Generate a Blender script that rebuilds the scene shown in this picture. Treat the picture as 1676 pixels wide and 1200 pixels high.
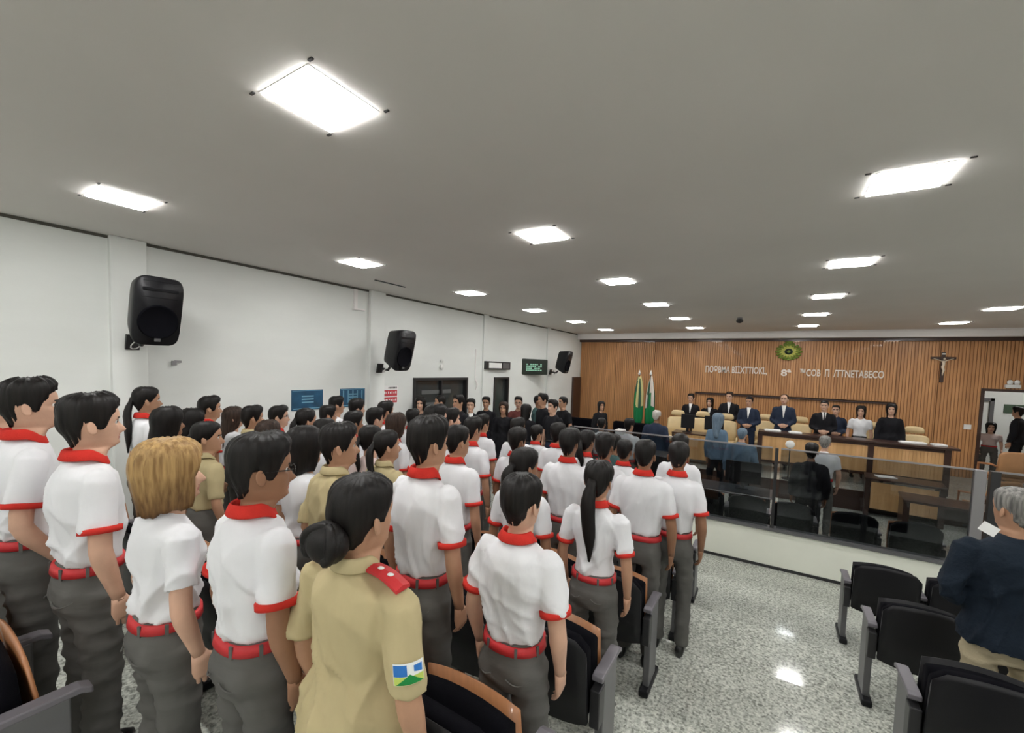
import bpy, bmesh, math, random
import numpy as np
from mathutils import Vector, Matrix
from math import pi, sin, cos, radians as R_

# ------------------------------------------------------------------ scene, camera, world, exposure
sc = bpy.context.scene
col = sc.collection
for o in list(bpy.data.objects): bpy.data.objects.remove(o)

cam_d = bpy.data.cameras.new('camera')
cam = bpy.data.objects.new('camera', cam_d); col.objects.link(cam); sc.camera = cam
cam_d.sensor_width = 36.0
cam_d.lens = 36.0 * 693.07 / 1676.0
cam_d.shift_y = 40.0 / 1676.0
cam_d.clip_start = 0.05; cam_d.clip_end = 80
CAMZ = 2.70
yaw, pit, roll = 0.5515268, -0.0566808, 0.0319941
f0 = Vector((-sin(yaw), cos(yaw), 0)); r0 = Vector((cos(yaw), sin(yaw), 0)); u0 = Vector((0, 0, 1))
fw = f0 * cos(pit) + u0 * sin(pit); up2 = -f0 * sin(pit) + u0 * cos(pit)
rt = r0 * cos(roll) + up2 * sin(roll); up = -r0 * sin(roll) + up2 * cos(roll)
cam.matrix_world = Matrix(((rt.x, up.x, -fw.x, 0), (rt.y, up.y, -fw.y, 0), (rt.z, up.z, -fw.z, CAMZ), (0, 0, 0, 1)))

w = bpy.data.worlds.new('world'); sc.world = w; w.use_nodes = True
w.node_tree.nodes['Background'].inputs[0].default_value = (0.6, 0.63, 0.65, 1)
w.node_tree.nodes['Background'].inputs[1].default_value = 0.05
sc.view_settings.view_transform = 'Standard'; sc.view_settings.look = 'None'
sc.view_settings.exposure = 0.90; sc.view_settings.gamma = 1.0
sc.view_settings.use_curve_mapping = False
LAMP_STRENGTH = 26.0

# ------------------------------------------------------------------ materials
MATS = {}
def mat(name, c, rough=0.6, spec=0.5, metal=0.0, var=0.0, vscale=8.0, bump=0.0, bscale=60.0, stretch=(1, 1, 1), emit=None, alpha=None, coat=0.0, sheen=0.0):
    if name in MATS: return MATS[name]
    m = bpy.data.materials.new(name); m.use_nodes = True
    nt = m.node_tree; b = nt.nodes['Principled BSDF']
    b.inputs['Base Color'].default_value = (*c, 1); b.inputs['Roughness'].default_value = rough
    b.inputs['Metallic'].default_value = metal; b.inputs['Specular IOR Level'].default_value = spec
    b.inputs['Coat Weight'].default_value = coat
    b.inputs['Sheen Weight'].default_value = sheen
    tc = nt.nodes.new('ShaderNodeTexCoord'); mp = nt.nodes.new('ShaderNodeMapping')
    mp.inputs['Scale'].default_value = stretch
    nt.links.new(tc.outputs['Object'], mp.inputs['Vector'])
    if var > 0:
        n = nt.nodes.new('ShaderNodeTexNoise'); n.inputs['Scale'].default_value = vscale; n.inputs['Detail'].default_value = 4
        nt.links.new(mp.outputs[0], n.inputs['Vector'])
        cr = nt.nodes.new('ShaderNodeValToRGB')
        cr.color_ramp.elements[0].position = 0.3; cr.color_ramp.elements[1].position = 0.7
        cr.color_ramp.elements[0].color = (*[max(0, v * (1 - var)) for v in c], 1)
        cr.color_ramp.elements[1].color = (*[min(1, v * (1 + var)) for v in c], 1)
        nt.links.new(n.outputs['Fac'], cr.inputs[0]); nt.links.new(cr.outputs[0], b.inputs['Base Color'])
    if bump > 0:
        n2 = nt.nodes.new('ShaderNodeTexNoise'); n2.inputs['Scale'].default_value = bscale; n2.inputs['Detail'].default_value = 3
        nt.links.new(mp.outputs[0], n2.inputs['Vector'])
        bp = nt.nodes.new('ShaderNodeBump'); bp.inputs['Strength'].default_value = bump; bp.inputs['Distance'].default_value = 0.01
        nt.links.new(n2.outputs['Fac'], bp.inputs['Height']); nt.links.new(bp.outputs[0], b.inputs['Normal'])
    if emit:
        b.inputs['Emission Color'].default_value = (*c, 1); b.inputs['Emission Strength'].default_value = emit
    MATS[name] = m
    return m

M_ceiling = mat('ceiling_paint', (0.70, 0.675, 0.645), 0.9, 0.2, var=0.03, vscale=0.8)
M_wall = mat('white_wall_paint', (0.78, 0.80, 0.775), 0.8, 0.3, var=0.025, vscale=1.2, bump=0.15, bscale=6, stretch=(1, 1, 3))
M_lowwall = mat('cream_wall_paint', (0.88, 0.90, 0.80), 0.6, 0.4, var=0.02, vscale=3)
M_trimw = mat('white_gypsum', (0.90, 0.87, 0.86), 0.7, 0.3, var=0.02, vscale=3)
M_black = mat('black_fabric', (0.004, 0.004, 0.006), 0.95, 0.08, bump=0.3, bscale=300)
M_blackpl = mat('black_plastic', (0.008, 0.008, 0.010), 0.45, 0.3, bump=0.1, bscale=400)
M_greymet = mat('grey_metal', (0.15, 0.15, 0.155), 0.4, 0.5, metal=0.3, var=0.05)
M_darkmet = mat('dark_metal', (0.03, 0.03, 0.032), 0.4, 0.5, metal=0.2)
M_alu = mat('aluminium', (0.30, 0.29, 0.30), 0.4, 0.5, metal=0.5)
M_armpad = mat('grey_arm_pad', (0.17, 0.16, 0.18), 0.4, 0.5)
M_ply = mat('orange_plywood', (0.40, 0.17, 0.07), 0.35, 0.5, var=0.12, vscale=5, stretch=(8, 1, 1), coat=0.3)
M_dkwood = mat('dark_wood', (0.045, 0.020, 0.014), 0.35, 0.5, var=0.2, vscale=6, stretch=(1, 1, 10), coat=0.3)
M_white = mat('white_plastic', (0.8, 0.8, 0.78), 0.4)
M_paper = mat('white_paper', (0.85, 0.85, 0.84), 0.8, 0.2)
M_cream = mat('cream_leather', (0.72, 0.55, 0.30), 0.45, 0.5, var=0.05, bump=0.1, bscale=80)
M_redpol = mat('red_knit', (0.60, 0.035, 0.025), 0.85, 0.2, bump=0.25, bscale=250, var=0.06, vscale=30)
M_redbelt = mat('red_belt', (0.55, 0.03, 0.035), 0.55, 0.4, bump=0.1, bscale=120, var=0.05)
M_polo = mat('white_pique_cotton', (0.76, 0.765, 0.79), 0.9, 0.2, bump=0.55, bscale=13, stretch=(1, 1, .38))
M_khaki = mat('khaki_cotton', (0.50, 0.42, 0.24), 0.85, 0.2, bump=0.6, bscale=13, stretch=(1, 1, .4), var=0.06, vscale=9)
M_khakidk = mat('khaki_seam', (0.40, 0.33, 0.18), 0.85, 0.2)
M_grey = mat('grey_twill', (0.115, 0.112, 0.105), 0.85, 0.25, bump=0.6, bscale=11, stretch=(.5, .5, 1.3), var=0.08, vscale=7)
M_darkcl = mat('black_cotton', (0.013, 0.013, 0.016), 0.85, 0.2, bump=0.25, bscale=60)
M_navy = mat('navy_knit', (0.008, 0.015, 0.026), 0.85, 0.25, bump=0.3, bscale=70, var=0.15, vscale=8)
M_suit = mat('navy_suit_wool', (0.022, 0.032, 0.060), 0.8, 0.25, var=0.08)
M_maroon = mat('maroon_cotton', (0.16, 0.05, 0.045), 0.85, 0.2)
M_teal = mat('grey_green_cotton', (0.05, 0.10, 0.10), 0.85, 0.2, var=0.1)
M_blueg = mat('blue_grey_cotton', (0.12, 0.19, 0.27), 0.8, 0.3, var=0.1)
M_pinkw = mat('pale_pink_cotton', (0.68, 0.55, 0.53), 0.85, 0.2, var=0.04)
M_beige = mat('beige_chino', (0.52, 0.45, 0.30), 0.85, 0.2, bump=0.2, bscale=100, var=0.08)
M_shoe = mat('black_leather', (0.012, 0.012, 0.012), 0.3, 0.5)
M_eye = mat('eye_white', (0.75, 0.73, 0.70), 0.3)
M_iris = mat('dark_iris', (0.02, 0.012, 0.008), 0.15)
M_lip = mat('lip', (0.42, 0.17, 0.13), 0.5)
M_frame = mat('black_frame', (0.01, 0.01, 0.01), 0.3)
SKIN = {k: mat('skin_' + k, c, 0.55, 0.35, var=0.07, vscale=14, bump=0.05, bscale=180) for k, c in
        dict(light=(0.62, 0.38, 0.27), tan=(0.48, 0.27, 0.17), brown=(0.30, 0.155, 0.09), dark=(0.16, 0.08, 0.05)).items()}
def hairmat(name, c, c2, rough=0.50):
    m = mat(name, c, rough, 0.28)
    nt = m.node_tree; b = nt.nodes['Principled BSDF']
    tc = nt.nodes.new('ShaderNodeTexCoord'); mp = nt.nodes.new('ShaderNodeMapping'); mp.inputs['Scale'].default_value = (38, 38, 3)
    n = nt.nodes.new('ShaderNodeTexNoise'); n.inputs['Scale'].default_value = 2.0; n.inputs['Detail'].default_value = 5
    nt.links.new(tc.outputs['Object'], mp.inputs['Vector']); nt.links.new(mp.outputs[0], n.inputs['Vector'])
    cr = nt.nodes.new('ShaderNodeValToRGB'); cr.color_ramp.elements[0].position = 0.35; cr.color_ramp.elements[1].position = 0.68
    cr.color_ramp.elements[0].color = (*c, 1); cr.color_ramp.elements[1].color = (*c2, 1)
    nt.links.new(n.outputs['Fac'], cr.inputs[0]); nt.links.new(cr.outputs[0], b.inputs['Base Color'])
    bp = nt.nodes.new('ShaderNodeBump'); bp.inputs['Strength'].default_value = 0.55; bp.inputs['Distance'].default_value = 0.004
    nt.links.new(n.outputs['Fac'], bp.inputs['Height']); nt.links.new(bp.outputs[0], b.inputs['Normal'])
    return m
HAIR = dict(black=hairmat('black_hair', (0.003, 0.002, 0.002), (0.010, 0.008, 0.007)),
            brown=hairmat('brown_hair', (0.018, 0.010, 0.007), (0.055, 0.032, 0.022)),
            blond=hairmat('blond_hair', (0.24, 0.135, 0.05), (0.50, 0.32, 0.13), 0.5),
            grey=hairmat('grey_hair', (0.10, 0.10, 0.095), (0.30, 0.29, 0.27)),
            white=hairmat('white_hair', (0.45, 0.42, 0.38), (0.65, 0.62, 0.58)),
            veil=hairmat('blue_grey_cloth_hood', (0.10, 0.15, 0.20), (0.17, 0.23, 0.30)))

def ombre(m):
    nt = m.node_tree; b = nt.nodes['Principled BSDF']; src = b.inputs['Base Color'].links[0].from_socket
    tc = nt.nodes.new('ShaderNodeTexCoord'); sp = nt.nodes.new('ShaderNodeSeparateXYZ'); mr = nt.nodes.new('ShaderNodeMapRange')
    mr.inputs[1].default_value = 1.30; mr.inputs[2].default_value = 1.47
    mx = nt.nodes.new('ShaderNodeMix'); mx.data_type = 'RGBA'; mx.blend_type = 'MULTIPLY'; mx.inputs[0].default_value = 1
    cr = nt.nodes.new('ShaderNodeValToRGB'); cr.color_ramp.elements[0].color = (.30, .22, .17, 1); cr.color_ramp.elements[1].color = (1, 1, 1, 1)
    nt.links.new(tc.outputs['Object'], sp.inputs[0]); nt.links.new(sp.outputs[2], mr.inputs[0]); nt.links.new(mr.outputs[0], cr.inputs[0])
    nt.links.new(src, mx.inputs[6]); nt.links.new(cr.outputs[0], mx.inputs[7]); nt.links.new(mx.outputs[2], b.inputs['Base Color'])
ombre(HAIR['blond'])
def node_floor():
    m = bpy.data.materials.new('polished_granite'); m.use_nodes = True; nt = m.node_tree; b = nt.nodes['Principled BSDF']
    tc = nt.nodes.new('ShaderNodeTexCoord')
    v = nt.nodes.new('ShaderNodeTexVoronoi'); v.inputs['Scale'].default_value = 75
    n = nt.nodes.new('ShaderNodeTexNoise'); n.inputs['Scale'].default_value = 45; n.inputs['Detail'].default_value = 4
    n3 = nt.nodes.new('ShaderNodeTexNoise'); n3.inputs['Scale'].default_value = 3.5; n3.inputs['Detail'].default_value = 2
    for t in (v, n, n3): nt.links.new(tc.outputs['Object'], t.inputs['Vector'])
    a = nt.nodes.new('ShaderNodeMath'); a.operation = 'MULTIPLY_ADD'; a.inputs[1].default_value = 0.35
    bw = nt.nodes.new('ShaderNodeRGBToBW'); nt.links.new(v.outputs['Color'], bw.inputs[0])
    nt.links.new(bw.outputs[0], a.inputs[0]); nt.links.new(n.outputs['Fac'], a.inputs[2])
    a2 = nt.nodes.new('ShaderNodeMath'); a2.operation = 'MULTIPLY_ADD'; a2.inputs[1].default_value = 0.20
    nt.links.new(n3.outputs['Fac'], a2.inputs[0]); nt.links.new(a.outputs[0], a2.inputs[2])
    cr = nt.nodes.new('ShaderNodeValToRGB'); e = cr.color_ramp.elements
    e[0].position = 0.55; e[0].color = (0.20, 0.21, 0.185, 1); e[1].position = 0.98; e[1].color = (0.66, 0.68, 0.615, 1)
    x = e.new(0.74); x.color = (0.42, 0.435, 0.39, 1)
    nt.links.new(a2.outputs[0], cr.inputs[0]); nt.links.new(cr.outputs[0], b.inputs['Base Color'])
    b.inputs['Roughness'].default_value = 0.09; b.inputs['Specular IOR Level'].default_value = 0.7
    return m
M_floor = node_floor()
def node_slat(name, c1, c2, freq, rough=0.4):
    m = bpy.data.materials.new(name); m.use_nodes = True; nt = m.node_tree; b = nt.nodes['Principled BSDF']
    tc = nt.nodes.new('ShaderNodeTexCoord'); mp = nt.nodes.new('ShaderNodeMapping'); mp.inputs['Scale'].default_value = (1, 1, 0.06)
    n = nt.nodes.new('ShaderNodeTexNoise'); n.inputs['Scale'].default_value = freq; n.inputs['Detail'].default_value = 6
    nt.links.new(tc.outputs['Object'], mp.inputs[0]); nt.links.new(mp.outputs[0], n.inputs['Vector'])
    cr = nt.nodes.new('ShaderNodeValToRGB'); cr.color_ramp.elements[0].position = 0.35; cr.color_ramp.elements[1].position = 0.65
    cr.color_ramp.elements[0].color = (*c1, 1); cr.color_ramp.elements[1].color = (*c2, 1)
    nt.links.new(n.outputs['Fac'], cr.inputs[0]); nt.links.new(cr.outputs[0], b.inputs['Base Color'])
    b.inputs['Roughness'].default_value = rough; b.inputs['Coat Weight'].default_value = 0.15
    return m
M_wood = node_slat('brown_wood_veneer', (0.47, 0.225, 0.088), (0.62, 0.315, 0.13), 9)
M_woodpale = node_slat('honey_wood_veneer', (0.56, 0.32, 0.13), (0.74, 0.45, 0.21), 9)

M_woodgap = mat('wood_groove', (0.33, 0.155, 0.062), .7)
def node_glass():
    m = bpy.data.materials.new('tinted_glass'); m.use_nodes = True; nt = m.node_tree
    for n in list(nt.nodes):
        if n.type != 'OUTPUT_MATERIAL': nt.nodes.remove(n)
    out = [n for n in nt.nodes if n.type == 'OUTPUT_MATERIAL'][0]
    tr = nt.nodes.new('ShaderNodeBsdfTransparent'); tr.inputs[0].default_value = (0.66, 0.68, 0.69, 1)
    gl = nt.nodes.new('ShaderNodeBsdfGlossy'); gl.inputs['Roughness'].default_value = 0.02; gl.inputs[0].default_value = (0.8, 0.85, 0.9, 1)
    fr = nt.nodes.new('ShaderNodeFresnel'); fr.inputs[0].default_value = 1.5
    mx = nt.nodes.new('ShaderNodeMixShader')
    nt.links.new(fr.outputs[0], mx.inputs[0]); nt.links.new(tr.outputs[0], mx.inputs[1]); nt.links.new(gl.outputs[0], mx.inputs[2])
    nt.links.new(mx.outputs[0], out.inputs[0])
    return m
M_glass = node_glass()
M_winglass = mat('dark_window_glass', (0.045, 0.05, 0.05), 0.08, 0.6)
M_lamp = mat('lamp_diffuser', (1.0, 0.99, 0.97), 0.5, emit=LAMP_STRENGTH)

# ------------------------------------------------------------------ mesh helpers
class MB:
    def __init__(s): s.v = []; s.f = []; s.m = []; s.n = 0
    def add(s, v, f, m=0):
        v = np.asarray(v, float).reshape(-1, 3)
        s.v.append(v); o = s.n; s.n += len(v)
        mm = m if hasattr(m, '__len__') else None
        for i, q in enumerate(f):
            s.f.append(tuple(int(a) + o for a in q)); s.m.append(int(mm[i]) if mm is not None else m)
    def box(s, x0, x1, y0, y1, z0, z1, m=0, M=None):
        v = np.array([(x, y, z) for x in (x0, x1) for y in (y0, y1) for z in (z0, z1)], float)
        if M is not None: v = v @ M[:3, :3].T + M[:3, 3]
        s.add(v, [(0, 1, 3, 2), (4, 6, 7, 5), (0, 4, 5, 1), (2, 3, 7, 6), (0, 2, 6, 4), (1, 5, 7, 3)], m)
    def rings(s, rings, m=0, cap=(True, True), closed=True):
        k = len(rings[0]); V = np.concatenate(rings); F = []
        for i in range(len(rings) - 1):
            for j in range(k if closed else k - 1):
                a = i * k + j; b = i * k + (j + 1) % k
                F.append((a, b, b + k, a + k))
        if cap[0]: F.append(tuple(range(k))[::-1])
        if cap[1]: F.append(tuple(range((len(rings) - 1) * k, len(rings) * k)))
        s.add(V, F, m)
    def tube(s, pts, rad, n=10, ref=(0, 1, 0), m=0, cap=(True, True)):
        pts = np.asarray(pts, float); ref = np.asarray(ref, float); rs = []
        T = np.gradient(pts, axis=0)
        for i, p in enumerate(pts):
            t = T[i] / (np.linalg.norm(T[i]) + 1e-9)
            q = ref - t * ref.dot(t); q /= (np.linalg.norm(q) + 1e-9); sd = np.cross(t, q)
            a, b = (rad[i] if hasattr(rad[i], '__len__') else (rad[i], rad[i]))
            th = np.arange(n) * 2 * pi / n
            rs.append(p + np.outer(np.cos(th) * a, sd) + np.outer(np.sin(th) * b, q))
        s.rings(rs, m, cap)
    def ball(s, c, r, nu=12, nv=8, m=0):
        c = np.asarray(c, float); r = np.asarray(r if hasattr(r, '__len__') else (r, r, r), float); rs = []
        for i in range(nv + 1):
            a = -pi / 2 + pi * i / nv; th = np.arange(nu) * 2 * pi / nu; ca = max(cos(a), 0.02)
            rs.append(c + np.stack([np.cos(th) * ca, np.sin(th) * ca, np.full(nu, sin(a))], -1) * r)
        s.rings(rs, m)
    def mesh(s, name, mats, smooth=False):
        me = bpy.data.meshes.new(name)
        V = np.concatenate(s.v) if s.v else np.zeros((0, 3))
        me.from_pydata(V.tolist(), [], s.f)
        for q in (mats if isinstance(mats, (list, tuple)) else [mats]): me.materials.append(q)
        me.polygons.foreach_set('material_index', s.m)
        if smooth: me.polygons.foreach_set('use_smooth', [True] * len(s.f))
        me.update()
        bm = bmesh.new(); bm.from_mesh(me); bmesh.ops.recalc_face_normals(bm, faces=bm.faces); bm.to_mesh(me); bm.free()
        return me
    def build(s, name, mats, parent=None, smooth=False, loc=(0, 0, 0), rz=0, bevel=0):
        return link(name, s.mesh(name, mats, smooth), parent, loc, rz, bevel)
def link(name, me, parent=None, loc=(0, 0, 0), rz=0, bevel=0):
    o = bpy.data.objects.new(name, me); col.objects.link(o); o.location = loc; o.rotation_euler = (0, 0, rz)
    if parent: o.parent = parent
    if bevel:
        b = o.modifiers.new('bevel', 'BEVEL'); b.width = bevel; b.segments = 2; b.limit_method = 'ANGLE'
    return o
def tag(o, label=None, cat=None, group=None, kind=None):
    if label: o['label'] = label
    if cat: o['category'] = cat
    if group: o['group'] = group
    if kind: o['kind'] = kind
    return o
def empty(name, loc=(0, 0, 0), rz=0):
    o = bpy.data.objects.new(name, None); col.objects.link(o); o.location = loc; o.rotation_euler = (0, 0, rz); o.empty_display_size = 0.1
    return o
def boxo(name, b, m, parent=None, bevel=0, loc=(0, 0, 0), rz=0):
    q = MB(); q.box(*b); return q.build(name, m, parent, loc=loc, rz=rz, bevel=bevel)
def copy_tree(o, parent=None):
    c = o.copy(); col.objects.link(c)
    if parent: c.parent = parent
    for ch in o.children: copy_tree(ch, c)
    return c
def struct(o): o['kind'] = 'structure'; return o

# ------------------------------------------------------------------ room shell
XL, XR, YB, YF, ZC = -5.92, 5.60, -4.0, 14.30, CAMZ + 1.22
STEPS = [(YB, .78), (0.98, .63), (1.72, .48), (2.79, .33), (3.85, .17), (4.86, 0.0)]
q = MB()
for i, (y, z) in enumerate(STEPS):
    y1 = STEPS[i + 1][0] if i + 1 < len(STEPS) else 18.0
    q.add([(XL - .2, y, z), (XR + .2, y, z), (XR + .2, y1, z), (XL - .2, y1, z)], [(0, 1, 2, 3)])
    if i: q.add([(XL - .2, y, STEPS[i - 1][1]), (XR + .2, y, STEPS[i - 1][1]), (XR + .2, y, z), (XL - .2, y, z)], [(0, 1, 2, 3)])
    q.add([(XL - .2, y, z - .3 if False else -0.3), (XL - .2, y1, -0.3), (XR + .2, y1, -0.3), (XR + .2, y, -0.3)], [(0, 1, 2, 3)])
struct(q.build('floor', M_floor))
struct(boxo('ceiling', (XL - .2, XR + .2, YB - .2, YF + .2, ZC, ZC + .2), M_ceiling))
struct(boxo('wall_back', (XL - .2, XR + .2, YB - .2, YB, 0, ZC), M_wall))
struct(boxo('wall_right', (XR, XR + .2, YB, YF, 0, ZC), M_wall))
# left wall with openings for window_1 and door_1
WY0, WY1, DY0, DY1, OZ = 5.96, 7.66, 8.74, 9.42, CAMZ - 0.27
q = MB()
for b in ((YB, WY0, 0, ZC), (WY0, WY1, OZ, ZC), (WY1, DY0, 0, ZC), (DY0, DY1, OZ, ZC), (DY1, YF, 0, ZC)):
    q.box(XL - .2, XL, b[0], b[1], b[2], b[3])
wl = struct(q.build('wall_left', M_wall))
for y0, y1 in ((1.57, 1.87), (4.88, 5.20), (8.22, 8.42), (11.55, 11.75)):
    boxo('pillar', (XL, XL + (.07 if y0 < 6 else .04), y0, y1, 0.0, ZC - .001), M_wall, wl, bevel=.006)
q = MB(); q.box(XL, XL + .012, YB, YF - .3, ZC - .03, ZC - .001); struct(q.build('trim_1', mat('dark_edge_strip', (0.10, 0.095, 0.08), 0.9)))  # thin dark strip along the top of the left wall
def opening(name, y0, y1, zb, label_glass, panes):
    r = empty(name, (XL, (y0 + y1) / 2, zb)); struct(r)
    fr = MB(); t = .055; h = (y1 - y0) / 2
    fr.box(-.12, .03, -h, -h + t, 0, OZ - zb); fr.box(-.12, .03, h - t, h, 0, OZ - zb); fr.box(-.12, .03, -h + t, h - t, OZ - zb - t, OZ - zb)
    for k in range(1, panes): yy = -h + 2 * h * k / panes; fr.box(-.11, .0, yy - .02, yy + .02, 0, OZ - zb - t)
    fr.build('window_frame' if panes > 1 else 'door_frame', M_darkmet, r)
    for k in range(panes):
        a = -h + 2 * h * k / panes + .03; b = -h + 2 * h * (k + 1) / panes - .03
        boxo('pane', (-.08, -.065, a, b, 0.02, OZ - zb - t), M_winglass, r)
    return r
wd = opening('window_1', WY0, WY1, 0.37, '', 2)
q = MB()  # grey blind bands seen in the glass
q.box(-.062, -.055, -.55, .35, 1.72, 1.80); q.box(-.062, -.055, -.45, .1, 1.50, 1.55)
q.build('blind_strip', mat('grey_blind', (0.12, 0.125, 0.125), .6), wd)
dn = opening('door_1', DY0, DY1, 0.37, '', 1)
# raised landing along the left wall
q = MB(); q.box(XL, -3.05, 5.62, 13.2, 0, .37); struct(q.build('floor', M_floor))

# front wall: base + slatted panels
DX0, DX1, DZ = 4.22, 5.18, CAMZ - 0.21
q = MB(); q.box(XL - .2, DX0, YF, YF + .2, 0, ZC); q.box(DX1, XR + .2, YF, YF + .2, 0, ZC); q.box(DX0, DX1, YF, YF + .2, DZ, ZC); q.box(DX0, DX1, YF, YF + .2, 0, .40)
wf = struct(q.build('wall_front', M_wood))
def slat_panel(x0, x1, z0, z1, y, mt, pitch=.062):
    q = MB(); q.box(x0, x1, y, YF, z0, z1, 1); x = x0 + .006
    while x < x1 - .02:
        q.box(x, min(x + pitch - .016, x1 - .004), y - .016, y + .001, z0, z1); x += pitch
    return q.build('panel', [mt, M_woodgap], wf)
PX = [XL + .01, -4.62, -3.33, -2.04]
for a, b in zip(PX[:-1], PX[1:]): slat_panel(a + .004, b - .004, .40, 3.70, YF - .05, M_wood)
for a, b in ((-2.04, -.48), (-.48, 1.07), (1.07, 2.63)):
    slat_panel(a + .003, b - .003, 2.12, 3.68, YF - .14, M_wood)
for a, b in ((-2.0, 0.3), (0.3, 2.6)): slat_panel(a + .003, b - .003, .40, 2.06, YF - .10, M_wood)
for a, b in ((2.64, 3.42), (3.42, 4.20)): slat_panel(a + .004, b - .004, .40, 3.70, YF - .05, M_wood)
slat_panel(4.20, 5.20, DZ + .05, 3.70, YF - .05, M_wood); slat_panel(5.2, XR - .01, .4, 3.70, YF - .05, M_wood)
q = MB(); q.box(-2.04, 2.66, YF - .17, YF - .05, 2.055, 2.10); q.box(2.60, 2.66, YF - .16, YF - .05, .40, 2.055)
struct(q.build('trim_2', M_dkwood))
q = MB(); q.box(XL, XR, 13.92, YF, 3.74, ZC - .03); q.box(XL, XR, 13.86, YF, ZC - .03, ZC - .001)
struct(q.build('trim_3', M_trimw))
q = MB(); q.box(XL, XR, YF - .20, YF, 3.66, 3.74); struct(q.build('ledge_shadow_strip', M_dkwood))  # shadow under the white ledge, made as a dark wood-coloured strip
# front left doorway jamb
q = MB(); q.box(XL - .0, XL + .07, 13.55, 14.2, 0, 2.42); struct(q.build('trim_5', M_dkwood))
# door opening on the right of the front wall
q = MB(); q.box(DX0 - .06, DX0, YF - .09, YF + .2, .4, DZ + .06); q.box(DX1, DX1 + .06, YF - .09, YF + .2, .4, DZ + .06); q.box(DX0, DX1, YF - .09, YF + .2, DZ, DZ + .06)
struct(q.build('door_2', M_dkwood))
q = MB(); q.box(3.0, 8.5, 17.2, 17.3, 0, 3.2); q.box(3.0, 3.1, YF + .2, 17.2, 0, 3.2); q.box(8.4, 8.5, YF + .2, 17.2, 0, 3.2); q.box(3.0, 8.5, YF + .2, 17.3, 3.2, 3.3)
struct(q.build('wall_side_room', M_wall))
q = MB(); q.box(3.0, 8.5, YF + .2, 17.2, 0.0, .40); struct(q.build('floor', M_floor))
tag(boxo('side_room_fill', (5.5, 5.9, 15.6, 15.9, 3.15, 3.19), M_lamp), 'added unseen fill panel in the side room behind the doorway', 'ceiling light')  # glowing panel added out of view to brighten the side room
# dais
q = MB(); q.box(-2.9, XR, 11.0, YF, 0, .40); struct(q.build('floor', M_floor))
q = MB(); q.box(-2.92, XR, 10.965, 11.0, 0, .405); struct(q.build('baseboard_front', M_dkwood))

# glass partition
YP = 6.93
pt = empty('glass_partition', (0, YP, 0)); struct(pt)
q = MB(); q.box(-3.0, XR, -.06, .06, 0, .53); q.build('low_wall', M_lowwall, pt)
q = MB(); q.box(-3.0, XR, -.085, .085, .53, .565); q.build('wall_cap', M_greymet, pt)
q = MB(); q.box(-3.0, XR, -.068, -.06, 0, .04); q.build('skirting', M_darkmet, pt)
GT = 1.69
posts = [-3.0, .10, 2.08, 4.6]
for x in posts: boxo('post', (x - (.05 if x > 1 else .02), x + (.05 if x > 1 else .02), -.035, .035, .565, GT), M_alu if x > 1 else M_darkmet, pt, bevel=.004)
boxo('post', (2.16, 2.24, -.035, .035, .565, GT), M_darkmet, pt)
for a, b in zip(posts[:-1], posts[1:]):
    boxo('glass_pane', ((a + .05) if a < 2 else 2.24, b - .05, -.006, .006, .565, GT - .012), M_glass, pt)
    boxo('top_rail', ((a + .05) if a < 2 else 2.24, b - .05, -.012, .012, GT - .012, GT + .006), M_alu, pt)

# ------------------------------------------------------------------ ceiling lamps
CX = [-4.415, -1.89, .635, 3.16]; CY = [1.27 + 2.241 * k for k in range(-2, 6)]
cname = ['leftmost column', 'second column from the left', 'third column from the left', 'rightmost column']
def make_lamp(x, y):
    r = empty('ceiling_light', (x, y, ZC)); s = .178
    q = MB()
    for a in ((-s - .008, s + .008, -s - .008, -s), (-s - .008, s + .008, s, s + .008), (-s - .008, -s, -s, s), (s, s + .008, -s, s)): q.box(a[0], a[1], a[2], a[3], -.003, 0)
    q.build('frame', M_trimw, r)
    boxo('diffuser', (-s, s, -s, s, -.011, -.001), M_lamp, r)
    q = MB()
    for sx in (-1, 1):
        for sy in (-1, 1): q.box(sx * (s + .045) - .014, sx * (s + .045) + .014, sy * (s + .02) - .006, sy * (s + .02) + .006, -.006, 0)
    q.build('clip', M_darkmet, r)
    return r
lamp0 = None
ordn = ['nearest', 'second', 'third', 'fourth', 'fifth', 'sixth']
for ci, x in enumerate(CX):
    for ri, y in enumerate(CY):
        if ci == 2 and ri == 3 and False: continue
        if lamp0 is None: o = lamp0 = make_lamp(x, y)
        else: o = copy_tree(lamp0); o.location = (x, y, ZC)
        k = ri - 2
        if k < 0: lab = 'added unseen lit square panel behind the viewpoint, %s, row %s' % (cname[ci], 'just behind' if k == -1 else 'farthest back')  # unseen rows behind the camera, added for their light
        else:
            d = 5 - k
            dist = ['closest to the wood wall', 'second from the wood wall', 'third from the wood wall', 'fourth from the wood wall', 'fifth from the wood wall', 'sixth and nearest the back'][d]
            lab = 'lit square ceiling panel, %s, %s' % (cname[ci], dist)
        tag(o, lab, 'ceiling light', 'square LED panels in the ceiling')
# small ceiling things
q = MB(); q.box(-.012, .012, -.30, .30, -.012, 0); tag(q.build('ceiling_slot', M_darkmet, loc=(-5.08, 4.6, ZC)), 'thin dark slot in the ceiling near the left wall', 'vent')
cm = empty('ceiling_camera', (-.69, 10.42, ZC)); tag(cm, 'small dark dome camera hanging from the ceiling', 'camera')
q = MB(); q.tube([(0, 0, 0), (0, 0, -.04)], [.05, .05], 12); q.build('mount', M_greymet, cm)
q = MB(); q.ball((0, 0, -.07), (.07, .07, .05)); q.build('dome', M_darkmet, cm, True)

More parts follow.
